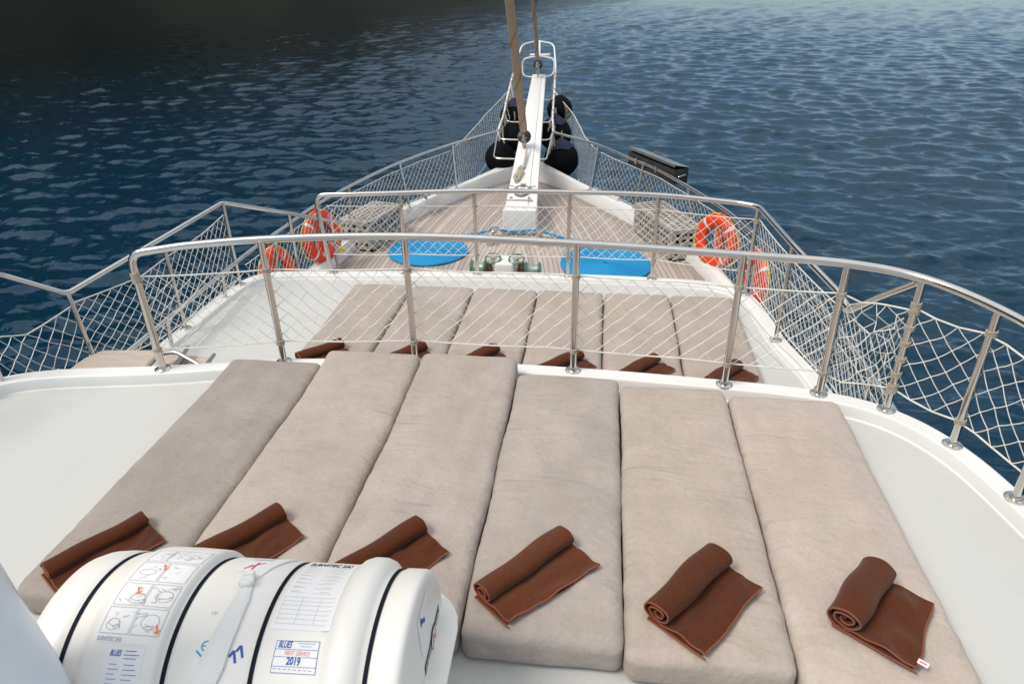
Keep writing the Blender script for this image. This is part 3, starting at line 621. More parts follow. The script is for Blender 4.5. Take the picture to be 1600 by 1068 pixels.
# ------------------------------------------------------------------ foredeck gear
def coil(label, c, ra, rb, turns, rot):
    mb = MB(); q = []; n = int(turns*44)
    for k in range(n):
        t = k/n; a = 2*math.pi*turns*t; s = .05+.95*t
        q.append(V(c[0], c[1], 0)+rz(rot)@V(ra*s*math.cos(a), rb*s*math.sin(a), 0)+V(0, 0, TZ+.022+.004*math.sin(9*a)))
    tube(mb, q, .0185, 7)
    return tag(mb.build('rope_coil', BLUE), label, 'rope', 'blue mooring rope coiled flat on the foredeck')
coil('flat blue rope coil on the port half of the planked foredeck', (-1.92, 9.0), .56, .58, 17, .2)
coil('flat blue rope coil on the starboard half of the planked foredeck', (.57, 8.72), .60, .66, 18, 0)
mb = MB(); P_ = spline([(-1.78, 9.58, TZ+.02), (-1.39, 9.70, TZ+.03), (-1.07, 9.70, TZ+.10), (-.83, 9.77, TZ+.06), (-.45, 9.72, TZ+.10), (-.05, 9.64, TZ+.03), (.42, 9.46, TZ+.02), (.72, 9.36, TZ+.02)], 10)
tube(mb, P_, .019, 8); tag(mb.build('mooring_rope', BLUE), 'blue rope running between the two coils past the steel bollards', 'rope')
def bollard(x, y, label):
    e = empty('bollard', (x, y, TZ), label, 'bollard', 'steel bollards before the bowsprit')
    mb = MB(); lathe(mb, [(0, 0), (.085, 0), (.085, .012), (.055, .022), (.045, .05), (.042, .15), (.05, .165), (.07, .18), (.075, .20), (.068, .215), (0, .22)], 24); mb.build('drum', STEEL, e)
    mb = MB(); lathe(mb, [(0, 0), (.05, 0), (.055, .02), (.05, .10), (.06, .11), (.06, .125), (0, .13)], 20, (.05*(1 if x > -.7 else -1), -.14, 0)); mb.build('cleat_head', STEEL, e)
bollard(-1.04, 9.46, 'short steel bollard to port of the bowsprit foot')
bollard(-.38, 9.50, 'short steel bollard to starboard of the bowsprit foot')
# windlass
e = empty('windlass', (-.70, 8.15, TZ), 'green and white anchor windlass with two handwheels behind the lower deck rim', 'windlass')
mb = MB(); rbox(mb, (.12, .16, .12), (.03, .03, .03), (3, 3, 3), (0, 0, .14)); bbox(mb, (-.16, -.2, 0), (.16, .2, .03), .01); mb.build('housing', GEL, e)
for s in (-1, 1):
    mb = MB(); o = V(s*.150, -.05, .285); Rr_ = rx(.35)
    ring = [Rr_@V(.095*math.cos(a), .095*math.sin(a), 0)+o for a in np.linspace(0, 2*math.pi, 28)[:-1]]; tube(mb, ring, .011, 8, closed=True); mb.build('handwheel', GREEN, e)
    w_ = bpy.context.scene.collection.objects['handwheel' if s < 0 else 'handwheel.001']
    mb = MB()
    for k in range(3):
        a = 2.1*k+.5; tube(mb, [o, Rr_@V(.09*math.cos(a), .09*math.sin(a), 0)+o], .009, 6)
    lathe(mb, [(0, -.02), (.022, -.02), (.022, .015), (0, .02)], 12, o, Rr_@V(0, 0, 1)); mb.build('spoke', GREENL, w_)
    mb = MB(); tube(mb, [o, (s*.150, -.03, .05)], .016, 8); mb.build('spindle', GEL, e)
    mb = MB(); lathe(mb, [(0, 0), (.095, 0), (.095, .03), (.075, .04), (.068, .10), (.075, .16), (.095, .17), (.095, .20), (.06, .21), (0, .21)], 24, (s*.25, 0, .125), (s, 0, 0)); mb.build('rope_drum', GREENL, e)
    mb = MB(); lathe(mb, [(.097, .002), (.103, .015), (.097, .028)], 24, (s*.25, 0, .125), (s, 0, 0)); lathe(mb, [(.097, .172), (.103, .186), (.097, .198)], 24, (s*.25, 0, .125), (s, 0, 0)); mb.build('drum_rim', GREEN, e)
    mb = MB(); lathe(mb, [(0, 0), (.085, 0), (.10, .02), (.075, .035), (.075, .05), (.10, .065), (.085, .085), (0, .085)], 20, (s*.16, 0, .125), (s, 0, 0)); mb.build('chain_wheel', RUST, e)
# slatted boxes
def crate(label, A, B, C_, z0, z1):
    """A,B along the length, A,C across"""
    A = V(*A, 0); B = V(*B, 0); C_ = V(*C_, 0); ex = B-A; L = np.linalg.norm(ex); ex /= L; ey = C_-A; ey -= ex*(ey@ex); W_ = np.linalg.norm(ey); ey /= W_; H = z1-z0
    c = A+ex*L/2+ey*W_/2; e = empty('slatted_box', (c[0], c[1], z0), label, 'deck box', 'slatted wooden deck boxes')
    Rb = np.stack([ex, ey, V(0, 0, 1)], 1)
    def panel(nm, org, du, dv, lu, lv, nn):
        mb = MB(); du, dv = V(*du), V(*dv); nn = V(*nn); st = .092; bw = .037
        nu = max(2, int(round(lu/st))); nv_ = max(2, int(round(lv/st)))
        def bar(p, q, wd, th, off):
            t = q-p; l = np.linalg.norm(t); t /= l; s_ = np.cross(nn, t); pts = []
            for b in (p, q):
                for x, y in ((-1, 0), (1, 0), (1, 1), (-1, 1)): pts.append(Rb@(b+s_*wd/2*x+nn*(off-th*(1-y))))
            mb.add(pts, [(0, 1, 2, 3), (7, 6, 5, 4), (0, 4, 5, 1), (1, 5, 6, 2), (2, 6, 7, 3), (3, 7, 4, 0)])
        for i in range(nu+1):
            p = V(*org)+du*lu*i/nu; edge = i in (0, nu); bar(p, p+dv*lv, .05 if edge else bw, .014, .002 if edge else 0)
        for j in range(nv_+1):
            p = V(*org)+dv*lv*j/nv_; edge = j in (0, nv_); bar(p, p+du*lu, .05 if edge else bw, .014, .0045 if edge else .0025)
        mb.build(nm, WICK, e, smooth=False)
    x0, y0 = -L/2+.03, -W_/2+.03; l_, w2 = L-.06, W_-.06; zb = .06; h2 = H-zb-.03
    panel('lid_panel', (x0, y0, H), (1, 0, 0), (0, 1, 0), l_, w2, (0, 0, 1))
    panel('long_panel', (x0, -W_/2, zb), (1, 0, 0), (0, 0, 1), l_, h2, (0, -1, 0)); panel('long_panel', (x0, W_/2, zb), (1, 0, 0), (0, 0, 1), l_, h2, (0, 1, 0))
    panel('end_panel', (-L/2, y0, zb), (0, 1, 0), (0, 0, 1), w2, h2, (-1, 0, 0)); panel('end_panel', (L/2, y0, zb), (0, 1, 0), (0, 0, 1), w2, h2, (1, 0, 0))
    mb = MB(); bbox(mb, (-L/2+.022, -W_/2+.022, zb), (L/2-.022, W_/2-.022, H-.022), .01, Rb); mb.build('shade_infill', DARK, e)  # near-black solid filling the box, painted shade behind the slat holes
    for sx in (-1, 1):
        for sy in (-1, 1):
            mb = MB(); bbox(mb, (sx*(L/2-.05)-.03, sy*(W_/2-.05)-.03, 0), (sx*(L/2-.05)+.03, sy*(W_/2-.05)+.03, zb), .006, Rb); mb.build('foot', DARK, e)
crate('grey slatted deck box on the port side, beside the left blue rope coil', (-2.70, 8.87), (-2.47, 9.78), (-3.17, 9.05), TZ, -.66)
crate('grey slatted deck box on the starboard side, in front of the right lifebuoy', (1.43, 8.88), (.97, 10.10), (1.83, 9.10), TZ, -.66)
# lifebuoys
def buoy(label, c, nrm, r=.258, t=.086, tilt=0.0, tapes=True):
    e = empty('lifebuoy', c, label, 'lifebuoy', 'orange lifebuoys hung on the hull rails')
    n_ = V(*nrm, .12); n_ /= np.linalg.norm(n_); u = np.cross(V(0, 0, 1), n_); u /= np.linalg.norm(u); b = np.cross(n_, u)
    def pt(a, q, k=1): rr = r+k*t*math.cos(q)*.92; return (rr*math.cos(a))*u+(rr*math.sin(a))*b+k*t*.62*math.sin(q)*n_
    def seg(a0, a1, k, na, mb, full):
        v = [pt(a0+(a1-a0)*i/na, 2*math.pi*j/16, k) for i in range(na+(0 if full else 1)) for j in range(16)]; m = na if full else na+1
        mb.add(v, [(i*16+j, i*16+(j+1) % 16, ((i+1) % m)*16+(j+1) % 16, ((i+1) % m)*16+j) for i in range(na) for j in range(16)])
    mb = MB(); seg(0, 2*math.pi, 1, 48, mb, True); mb.build('ring', ORANGE, e)
    for k in range(4):
        a = math.pi/4+k*math.pi/2; mb = MB(); seg(a-.06, a+.06, 1.03, 4, mb, False); mb.build('reflective_band', TAPE, e)
    mb = MB(); q = []
    for k in range(65):
        a = 2*math.pi*k/64+math.pi/4; s = abs(math.sin(2*(a-math.pi/4))); q.append(pt(a, 0)*(1.02+.09*s)+V(0, 0, -.03*s))
    tube(mb, q, .007, 6); mb.build('grab_rope', YELLOW, e)
    mb = MB(); tube(mb, spline([pt(math.pi/2, math.pi/2)*1.0, pt(math.pi/2, 0)*1.1, pt(math.pi/2, 0)*1.1+V(0, 0, .025)], 5), .010, 6); mb.build('hanging_strap', ORANGE, e)
    mb = MB(); tube(mb, [V(0, 0, .17)-n_*.05, V(.02, 0, -.17)-n_*.05], .045, 12); tube(mb, [V(0, 0, .21)-n_*.05, V(0, 0, .17)-n_*.05], .02, 8); mb.build('signal_light', ORANGE, e)
    mb = MB(); tube(mb, [V(-.045, .03, .24)-n_*.06, V(-.03, .03, -.22)-n_*.06], .028, 8); mb.build('mounting_batten', WOOD, e)
buoy('orange lifebuoy by the port deck box, the nearer to the bow on that side', (-3.12, 8.2, -.63), (.93, -.35))
buoy('orange lifebuoy half hidden by the lower deck rim on the port side', (-3.42, 7.42, -.84), (.98, -.15))
buoy('orange lifebuoy beside the starboard deck box, seen whole through the nets', (1.92, 8.45, -.63), (-.80, -.60))
buoy('orange lifebuoy behind dense netting, low beside the starboard corner post', (2.17, 7.3, -.66), (-.97, -.22))
def clight(x, y, label):
    e = empty('float_light', (x, y, ZC(y)), label, 'marker light', 'yellow marker lights below the lifebuoys')
    mb = MB(); lathe(mb, [(0, 0), (.05, 0), (.055, .015), (.05, .03), (.03, .04), (0, .045)], 16); mb.build('cap', YELLOW, e)
    mb = MB(); tube(mb, [(0, 0, .04), (.01, 0, .14)], .008, 6); mb.build('stalk', STEELD, e)
clight(-2.98, 8.45, 'small yellow fitting on the white deck edge below the port lifebuoy')
clight(1.86, 8.62, 'small yellow fitting on the white deck edge below the starboard lifebuoy')
# fairleads
def fairlead(c, a, label):
    e = empty('fairlead', c, label, 'fairlead', 'mooring fairleads in the bulwark', a)
    mb = MB(); bbox(mb, (-.22, -.03, 0), (.22, .03, .09), .012); mb.build('cheek_plate', GEL, e)
    mb = MB()
    for s in (-1, 1): lathe(mb, [(0, 0), (.02, 0), (.026, .02), (.02, .05), (0, .055)], 12, (s*.15, 0, .09))
    mb.build('roller', STEELD, e)
fairlead((-2.26, 10.75, -.92), math.atan2(1.1, .5), 'white mooring fairlead on the port bulwark between two rail posts')
fairlead((.62, 11.12, -.92), math.atan2(-1.1, .75), 'white mooring fairlead on the starboard bulwark near the barbecue box')
# barbecue box on the starboard rail
A = V(.865, 11.02, 0); B = V(1.475, 9.92, 0); ex = (B-A); L = np.linalg.norm(ex); ex /= L; ey = V(-ex[1], ex[0], 0)
e = empty('barbecue', (A[0], A[1], -.33), 'long dark steel barbecue box with a half open lid, clamped outside the starboard rail', 'barbecue'); Rb = np.stack([ex, ey, V(0, 0, 1)], 1)
mb = MB(); wd, hh = .24, .21
for lo, hi in (((0, 0, 0), (L, .012, hh)), ((0, wd-.012, 0), (L, wd, hh)), ((0, .0125, 0), (.012, wd-.0125, hh-.002)), ((L-.012, .0125, 0), (L, wd-.0125, hh-.002)), ((.0125, .0125, 0), (L-.0125, wd-.0125, .012))): bbox(mb, lo, hi, .002, Rb)
mb.build('firebox', GRILL, e)
mb = MB(); Rl = Rb@rx(-R(13)); bbox(mb, (-.012, -wd-.01, 0), (L+.012, .006, .012), .003, Rl, Rb@V(0, wd, hh+.004)); bbox(mb, (-.012, -wd-.01, -.025), (L+.012, -wd, -.0005), .003, Rl, Rb@V(0, wd, hh+.004)); lid = mb.build('lid', GRILLLID, e)
mb = MB(); q = [Rl@V(*p)+Rb@V(0, wd, hh+.004) for p in fillet([(.5, -.12, .012), (.5, -.12, .06), (.82, -.12, .06), (.82, -.12, .012)], .02)]; tube(mb, q, .008, 8); mb.build('lid_handle', STEEL, lid)
mb = MB(); q = [Rb@V(*p) for p in fillet([(L, .06, .10), (L+.03, .06, .11), (L+.03, .18, .13), (L, .18, .13)], .02)]; tube(mb, q, .007, 8); mb.build('end_handle', STEEL, e)
for t_ in (.28, .72):
    mb = MB(); tube(mb, [Rb@V(L*t_, -.075, .15), Rb@V(L*t_, .006, .13)], .014, 8); tube(mb, [Rb@V(L*t_, -.075, .10), Rb@V(L*t_, -.075, .19)], .016, 8); mb.build('rail_clamp', STEEL, e)
mb = MB(); tube(mb, [Rb@V(L*.5, .10, .0), Rb@V(L*.45, -.07, -.55)], .014, 8); mb.build('support_strut', STEELD, e)

# ------------------------------------------------------------------ boarding steps
e = empty('boarding_steps', (-3.0, 4.15, -.53), 'pale teak boarding steps in a stainless frame beside the port side net', 'steps'); O = V(-3.0, 4.15, -.53)
def tread(poly, z, nm):
    bm = bmesh.new(); vs_ = [bm.verts.new(V(x, y, z)-O) for x, y in poly]; f = bm.faces.new(vs_); bm.normal_update()
    if f.normal.z < 0: f.normal_flip()
    g = bmesh.ops.extrude_face_region(bm, geom=[f]); bmesh.ops.translate(bm, vec=(0, 0, -.035), verts=[v for v in g['geom'] if isinstance(v, bmesh.types.BMVert)])
    bmesh.ops.recalc_face_normals(bm, faces=bm.faces); bmesh.ops.bevel(bm, geom=bm.edges[:], offset=.004, segments=2, affect='EDGES')
    bm.verts.index_update(); mb = MB(); mb.add([tuple(v.co) for v in bm.verts], [tuple(v.index for v in fc.verts) for fc in bm.faces]); bm.free(); return mb.build(nm, WOOD, e)
tread([(-3.36, 3.90), (-3.36, 4.10), (-3.30, 4.24), (-2.66, 4.31), (-2.60, 3.95)], -.15, 'tread')
tread([(-2.72, 4.36), (-2.47, 4.33), (-2.44, 4.0), (-2.70, 4.0)], -.22, 'tread')
for pts_, r_ in ((fillet([V(-2.73, 3.90, -.10)-O, V(-2.70, 4.08, -.06)-O, V(-2.60, 4.12, -.06)-O, V(-2.34, 4.02, -.12)-O, V(-2.30, 3.95, -.5)-O], .04), .017), ([V(-2.65, 4.34, -.145)-O, V(-2.57, 3.98, -.145)-O], .014),
                 ([V(-2.46, 4.36, -.21)-O, V(-2.42, 4.0, -.21)-O], .014), (fillet([V(-3.30, 3.86, -.14)-O, V(-3.42, 3.92, -.14)-O, V(-3.46, 3.75, -.18)-O, V(-3.46, 3.75, -.50)-O], .06), .018),
                 ([V(-2.6, 4.2, -.2)-O, V(-2.6, 4.2, -.53)-O], .016), ([V(-3.2, 4.15, -.2)-O, V(-3.2, 4.15, -.53)-O], .016)):
    mb = MB(); tube(mb, pts_, r_, 10); mb.build('frame_tube', STEELD, e)

# ------------------------------------------------------------------ mattresses
def mattress(x0, x1, y0, y1, zb, th, label, group, tone, seed, kink=0.0, lift=0.0):
    w2, l2 = (x1-x0)/2, (y1-y0)/2; cx, cy = (x0+x1)/2, (y0+y1)/2
    def fn(q):
        x, y, z = q; top = max(0, z/(th/2)); ex = min(1, (w2-abs(x))/.16); ey = min(1, (l2-abs(y))/.20); e_ = max(0, ex)*max(0, ey)
        p = (x*2.2+seed*7.1, y*2.2, seed*3.3)
        dz = top*(.014*e_**.7+.012*mnoise.noise(p)*e_+.006*mnoise.noise((x*6, y*6+seed*5, 2.0))*e_)
        wr = mnoise.noise((x*2.5+seed, y*17, seed)); dz += top*.016*max(0, wr)**1.5*(1-min(1, (w2-abs(x))/.26))*max(0, min(1, 2.2*mnoise.noise((y*1.7, seed*3, x*.8))+.55))
        dx = .010*mnoise.noise((seed*2.7+(1 if x > 0 else 5), y*2.4, z*3))*min(1, abs(x)/w2)+.004*mnoise.noise((y*14, seed, z*6))*(abs(x) > w2*.9)
        dy = .008*mnoise.noise((x*5, seed+3, z*8))*(abs(y) > l2*.93)
        dz += lift*max(0, (y/l2-.45)/.55)**1.6
        return V(x+dx+kink*math.sin((y/l2)*1.4), y+dy, z+dz)
    mb = MB(); rbox(mb, (w2, l2, th/2), (.05, .05, .038), (24, 120, 3), fn=fn)
    o = mb.build('sun_mattress', VELOUR, loc=(cx, cy, zb+th/2), angle=60); tag(o, label, 'mattress', group); o.color = (*tone, 1); return o
UX = [(-1.925, -1.292), (-1.287, -.652), (-.647, -.009), (-.003, .636), (.642, 1.272), (1.279, 1.915)]
UT = [(.76, .775, .79), (.97, .97, .97), (.95, .95, .96), (.90, .915, .94), (1.0, .99, .975), (1.08, 1.07, 1.06)]
UY = [(1.78, 3.75), (1.78, 3.85), (1.78, 3.87), (1.78, 3.75), (1.745, 3.69), (1.70, 3.65)]
ULIFT = [.02, .055, .055, .015, .008, .0]
UL = ['darkest grey taupe mattress, at the port end of the upper row', 'creased taupe mattress in the upper row, second from the port end', 'taupe mattress in the upper row behind the right end of the white canister',
      'greyer taupe mattress in the upper row, first to the right of the white canister', 'warm taupe mattress in the upper row, second from the starboard end', 'palest taupe mattress, at the starboard end of the upper row']
for k in range(6): mattress(*UX[k], *UY[k], -.028, .156+(.012 if k in (1, 2) else 0), UL[k], 'sun mattresses of the upper row', UT[k], k+1, lift=ULIFT[k])
LX = [(-1.99, -1.385), (-1.375, -.755), (-.745, -.115), (-.105, .535), (.545, 1.175), (1.185, 1.775)]
LT = [(.93, .93, .93), (.93, .93, .95), (.97, .96, .95), (.94, .93, .92), (.95, .93, .92), (.92, .91, .90)]
LLab = ['leftmost mattress of the lower row, seen through the net', 'mattress of the lower row behind the second rail post, second from port', 'mattress of the lower row, third from the port end', 'mattress of the lower row crossed by the middle rail post', 'mattress of the lower row, second from the starboard end', 'rightmost mattress of the lower row, next to the white coaming']
for k in range(6): mattress(*LX[k], 4.38, 6.27, -.493, .091, LLab[k], 'sun mattresses of the lower row', LT[k], k+11)

# ------------------------------------------------------------------ towels
def towel(pa, pb, z, rr, fl0, fl1, label, group, seed, care=False, cone=0.0, layers=2):
    """pa,pb: roll axis on the mattress (near end, far end); flap to the right with lengths fl0 (near), fl1 (far)"""
    pa = V(*pa, 0)-V(0, .06, 0); pb = V(*pb, 0)-V(0, .06, 0); ax = pb-pa; L = np.linalg.norm(ax); ax /= L; sd_ = V(ax[1], -ax[0], 0); rnd = random.Random(seed)
    e = empty('rolled_towel', (pa[0], pa[1], z), label, 'towel', group)
    th = .0075; turns = 2.1+.5*rnd.random()
    def prof(k, ns=90):                           # spiral centre line for station k (0..1)
        r_ = rr*(1+cone*(k-.5)+.04*math.sin(k*5+seed)); pts = []
        for i in range(ns+1):
            t = i/ns; a = -math.pi/2-2*math.pi*turns*(1-t); r2 = r_*(.16+.84*t)
            r2 *= 1+.10*(1-t)*math.sin(3*a+seed+k*2)+.03*math.sin(2*a+seed)
            pts.append((r2*math.cos(a)*1.16, r_*.84+r2*math.sin(a)*.80))
        b0 = pts[-1][1]; return pts
    nst = 26; lay = MB(); hem = MB(); rows = []
    fw = 1.0
    for s in range(nst+1):
        k = s/nst; P2 = prof(k); fl = fl0+(fl1-fl0)*k
        base = P2[-1]; n_f = 16; nudge = .006*mnoise.noise((k*4, seed, 1))
        for i in range(1, n_f+1):
            t = i/n_f; x = base[0]+fl*t; zz = .016+.014*mnoise.noise((k*3.2+seed, t*3.1, seed*2.0))+.012*max(0, mnoise.noise((k*5+t*4, t*2-k*3, seed*1.3)))
            P2.append((x, base[1]*(1-min(1, t*6))+zz*min(1, t*6)))
        rows.append(P2)
    m = len(rows[0])
    # outward offset for thickness
    v = []; f = []
    for side in (0, 1):
        for s, P2 in enumerate(rows):
            k = s/nst; A2 = np.array(P2)
            tn = np.gradient(A2, axis=0); tn /= np.linalg.norm(tn, axis=1)[:, None]+1e-9; nn = np.stack([-tn[:, 1], tn[:, 0]], 1)
            off = (th/2 if side else -th/2); B2 = A2+nn*off
            wob = .004*math.sin(k*9+seed)
            for i in range(m):
                along = k*L + (.004*mnoise.noise((i*.2, seed, 5)) if s in (0, nst) else 0)*1.0
                p = ax*along+sd_*(B2[i][0]+wob)+V(0, 0, max(B2[i][1], .0015 if not side else .006)); v.append(p)
    N = (nst+1)*m
    for s in range(nst):
        for i in range(m-1):
            a, b, c, d = s*m+i, s*m+i+1, (s+1)*m+i+1, (s+1)*m+i
            f.append((a, b, c, d)); f.append((N+d, N+c, N+b, N+a))
    for i in range(m-1):
        f.append((i, N+i, N+i+1, i+1)); j = nst*m+i; f.append((j+1, N+j+1, N+j, j))
    for s in range(nst):
        a = s*m; b = (s+1)*m; f.append((a, b, N+b, N+a)); a += m-1; b += m-1; f.append((b, a, N+a, N+b))
    lay.add(v, f); rl = lay.build('towel_cloth', TOWEL, e, angle=50); rl.color = (*{4: (1.3, 1.38, 1.45), 6: (1.05, 1.05, 1.05), 1: (.92, .92, .92)}.get(seed, (1, 1, 1)), 1)
    # under layer of the flap (folded towel), a little short and shifted
    def q(k, x, z_): return ax*(k*L)+sd_*x+V(0, 0, z_)
    ul = MB(); vv = []; nn_ = 10
    bx = [rows[int(round(k*nst))][90][0] for k in np.linspace(0, 1, nn_+1)]
    for zz in (.001, .0065):
        for i in range(nn_+1):
            k = -.03+i/nn_*1.0; fl = fl0+(fl1-fl0)*i/nn_
            for t in np.linspace(0, 1, 7): vv.append(q(k, bx[i]-.04+(fl+.030+.008*math.sin(i*.6+seed))*t, zz))
    M_ = (nn_+1)*7; ff = []
    for i in range(nn_):
        for j in range(6): ff += [(i*7+j, i*7+j+1, (i+1)*7+j+1, (i+1)*7+j), (M_+(i+1)*7+j, M_+(i+1)*7+j+1, M_+i*7+j+1, M_+i*7+j)]
        ff += [(i*7+6, M_+i*7+6, M_+(i+1)*7+6, (i+1)*7+6)]
    for j in range(6): ff += [(j, M_+j, M_+j+1, j+1), (nn_*7+j+1, M_+nn_*7+j+1, M_+nn_*7+j, nn_*7+j)]
    ul.add(vv, ff); ul.build('under_fold', TOWEL, e, angle=50).color = rl.color
    # stitched hems: flap edge, near edge of flap, spiral edges
    st_ = m
    tube(hem, [V(*v[N+s*m+m-1])*1+V(0, 0, -.002) for s in range(nst+1)], .0042, 6)
    tube(hem, [V(*v[i]) *.5+V(*v[N+i])*.5 for i in range(8, m, 1)], .0042, 6)
    tube(hem, [V(*v[nst*m+i])*.5+V(*v[N+nst*m+i])*.5 for i in range(60, m, 1)], .0038, 6)
    tube(hem, [q(-.03, bx[0]-.04+(fl0+.045)*t, .005) for t in np.linspace(0, 1, 6)], .004, 6)
    hem.build('stitched_hem', HEM, e)
    if care:
        mb = MB(); p = V(*v[N+m-1+2*m]); q_ = sd_*.03+ax*.004
        cx_ = p+sd_*.012; bbox(mb, (-.018, -.012, 0), (.018, .012, .002), .0005, np.stack([sd_, ax, V(0, 0, 1)], 1), cx_+V(0, 0, .002)); cl_ = mb.build('care_label', PAPER, e)
        mb = MB(); bbox(mb, (-.012, -.005, 0), (.012, .004, .0006), .0002, np.stack([sd_, ax, V(0, 0, 1)], 1), cx_+V(0, 0, .0043)); mb.build('print', INKP, cl_)
ZT = .138
TU = 'brown towels rolled on the upper mattresses'; TL = 'brown towels rolled on the lower mattresses'
towel((-1.79, 1.91), (-1.56, 2.26), ZT, .046, .19, .19, 'rolled brown towel on the darkest port mattress, behind the left end of the canister', TU, 1)
towel((-1.22, 2.00), (-.935, 2.36), ZT+.01, .050, .21, .20, 'rolled brown towel on the second upper mattress from port, partly behind the canister', TU, 2)
towel((-.58, 1.98), (-.265, 2.345), ZT+.01, .050, .24, .20, 'rolled brown towel on the upper mattress at the canister\'s right end', TU, 3)
towel((.075, 1.995), (.385, 2.355), ZT+.003, .054, .16, .20, 'lighter brown rolled towel, the first one clear of the canister on its right', TU, 4)
towel((.765, 1.965), (1.035, 2.30), ZT+.006, .064, .215, .20, 'rolled brown towel on the upper mattress second from starboard', TU, 5, cone=.10)
towel((1.465, 2.01), (1.675, 2.29), ZT+.012, .066, .26, .21, 'rolled brown towel with a white care label, on the palest starboard mattress', TU, 6, care=True, cone=.08)
ZT2 = -.392
LTW = [((-1.90, 4.58), (-1.63, 4.86)), ((-1.22, 4.56), (-.93, 4.88)), ((-.61, 4.57), (-.33, 4.90)), ((.07, 4.58), (.36, 4.87)), ((.70, 4.56), (.96, 4.87)), ((1.35, 4.54), (1.59, 4.83))]
LTL = ['leftmost rolled brown towel on the lower mattresses, beyond the upper row', 'rolled brown towel on the lower row behind the second rail post', 'rolled brown towel on the lower row showing only its tip over the upper mattress', 'rolled brown towel on the lower row crossed by the middle rail post', 'rolled brown towel on the lower row, second from starboard', 'rightmost rolled brown towel on the lower mattresses, by a rail post']
for k, (a, b) in enumerate(LTW): towel((a[0], a[1]+.085), (b[0], b[1]+.085), ZT2, .056, .20, .19, LTL[k], TL, k+21)

# ------------------------------------------------------------------ life raft canister
CE = empty('liferaft_canister', (-.576, 1.348, 0), 'white life raft canister with dark straps and printed labels, in front of the mattresses', 'life raft', rz=.027)
SC = .875; ZC0 = .42
PRF = [(.290, .0), (.292, .20), (.296, .27), (.305, .297), (.325, .318), (.355, .330), (.40, .335), (.432, .335), (.438, .330), (.462, .330), (.468, .335), (.500, .336), (.512, .343), (.524, .351), (.540, .356), (.64, .358), (.730, .356), (.741, .350), (.745, .336), (.750, .331), (.775, .331), (.781, .335), (.87, .336), (.995, .335), (1.001, .330), (1.026, .330), (1.032, .335), (1.12, .336), (1.200, .336), (1.214, .344), (1.226, .357), (1.246, .364), (1.278, .364), (1.299, .357), (1.312, .343), (1.322, .331), (1.350, .330), (1.357, .336), (1.41, .337), (1.420, .335), (1.428, .330), (1.433, .322), (1.435, .310), (1.437, .20), (1.440, .10), (1.441, 0)]
def rad(s): return float(np.interp(s, [a for a, _ in PRF], [b for _, b in PRF]))
def cyl(s, th, off=0): r = rad(s)+off; return V(s-SC, r*math.cos(th), ZC0+r*math.sin(th))
for nm, a0, a1 in (('upper_shell', 0, math.pi), ('lower_shell', math.pi, 2*math.pi)):
    mb = MB(); n = 72; v = []; f = []
    for s, r in PRF:
        for k in range(n+1):
            a = a0+(a1-a0)*k/n; v.append((s-SC, r*math.cos(a), ZC0+r*math.sin(a)))
    for i in range(len(PRF)-1):
        for k in range(n): f.append((i*(n+1)+k, i*(n+1)+k+1, (i+1)*(n+1)+k+1, (i+1)*(n+1)+k))
    mb.add(v, f); mb.build(nm, SHELL, CE, angle=60)
mb = MB(); rbox(mb, (.645, .385, .017), (.17, .17, .012), (8, 6, 1), (-.012, 0, ZC0-.018)); mb.build('seam_flange', SHELL, CE)
for s0 in (.450, .7625, 1.0135, 1.336):
    mb = MB(); v = []; n = 96
    for k in range(n):
        a = 2*math.pi*k/n
        for ds, do in ((-.0062, 0), (-.0062, .003), (.0062, .003), (.0062, 0)): v.append(cyl(s0, a, do)+V(ds, 0, 0))
    mb.add(v, [(k*4+j, k*4+(j+1) % 4, ((k+1) % n)*4+(j+1) % 4, ((k+1) % n)*4+j) for k in range(n) for j in range(4)]); mb.build('strap', STRAP, CE, angle=30)
for s0 in (.55, 1.2):
    mb = MB(); v = []; n = 16
    for k in range(n+1):
        a = math.pi*1.15+math.pi*.70*k/n
        for ds, r_ in ((-.04, .345), (.04, .345), (.04, .37), (-.04, .37)): v.append((s0-SC+ds, r_*math.cos(a), ZC0+r_*math.sin(a)))
    mb.add(v, [(k*4+j, k*4+(j+1) % 4, (k+1)*4+(j+1) % 4, (k+1)*4+j) for k in range(n) for j in range(4)]); bbox(mb, (s0-SC-.05, -.30, -.03), (s0-SC+.05, .30, .045), .006); mb.build('cradle', GEL, CE)
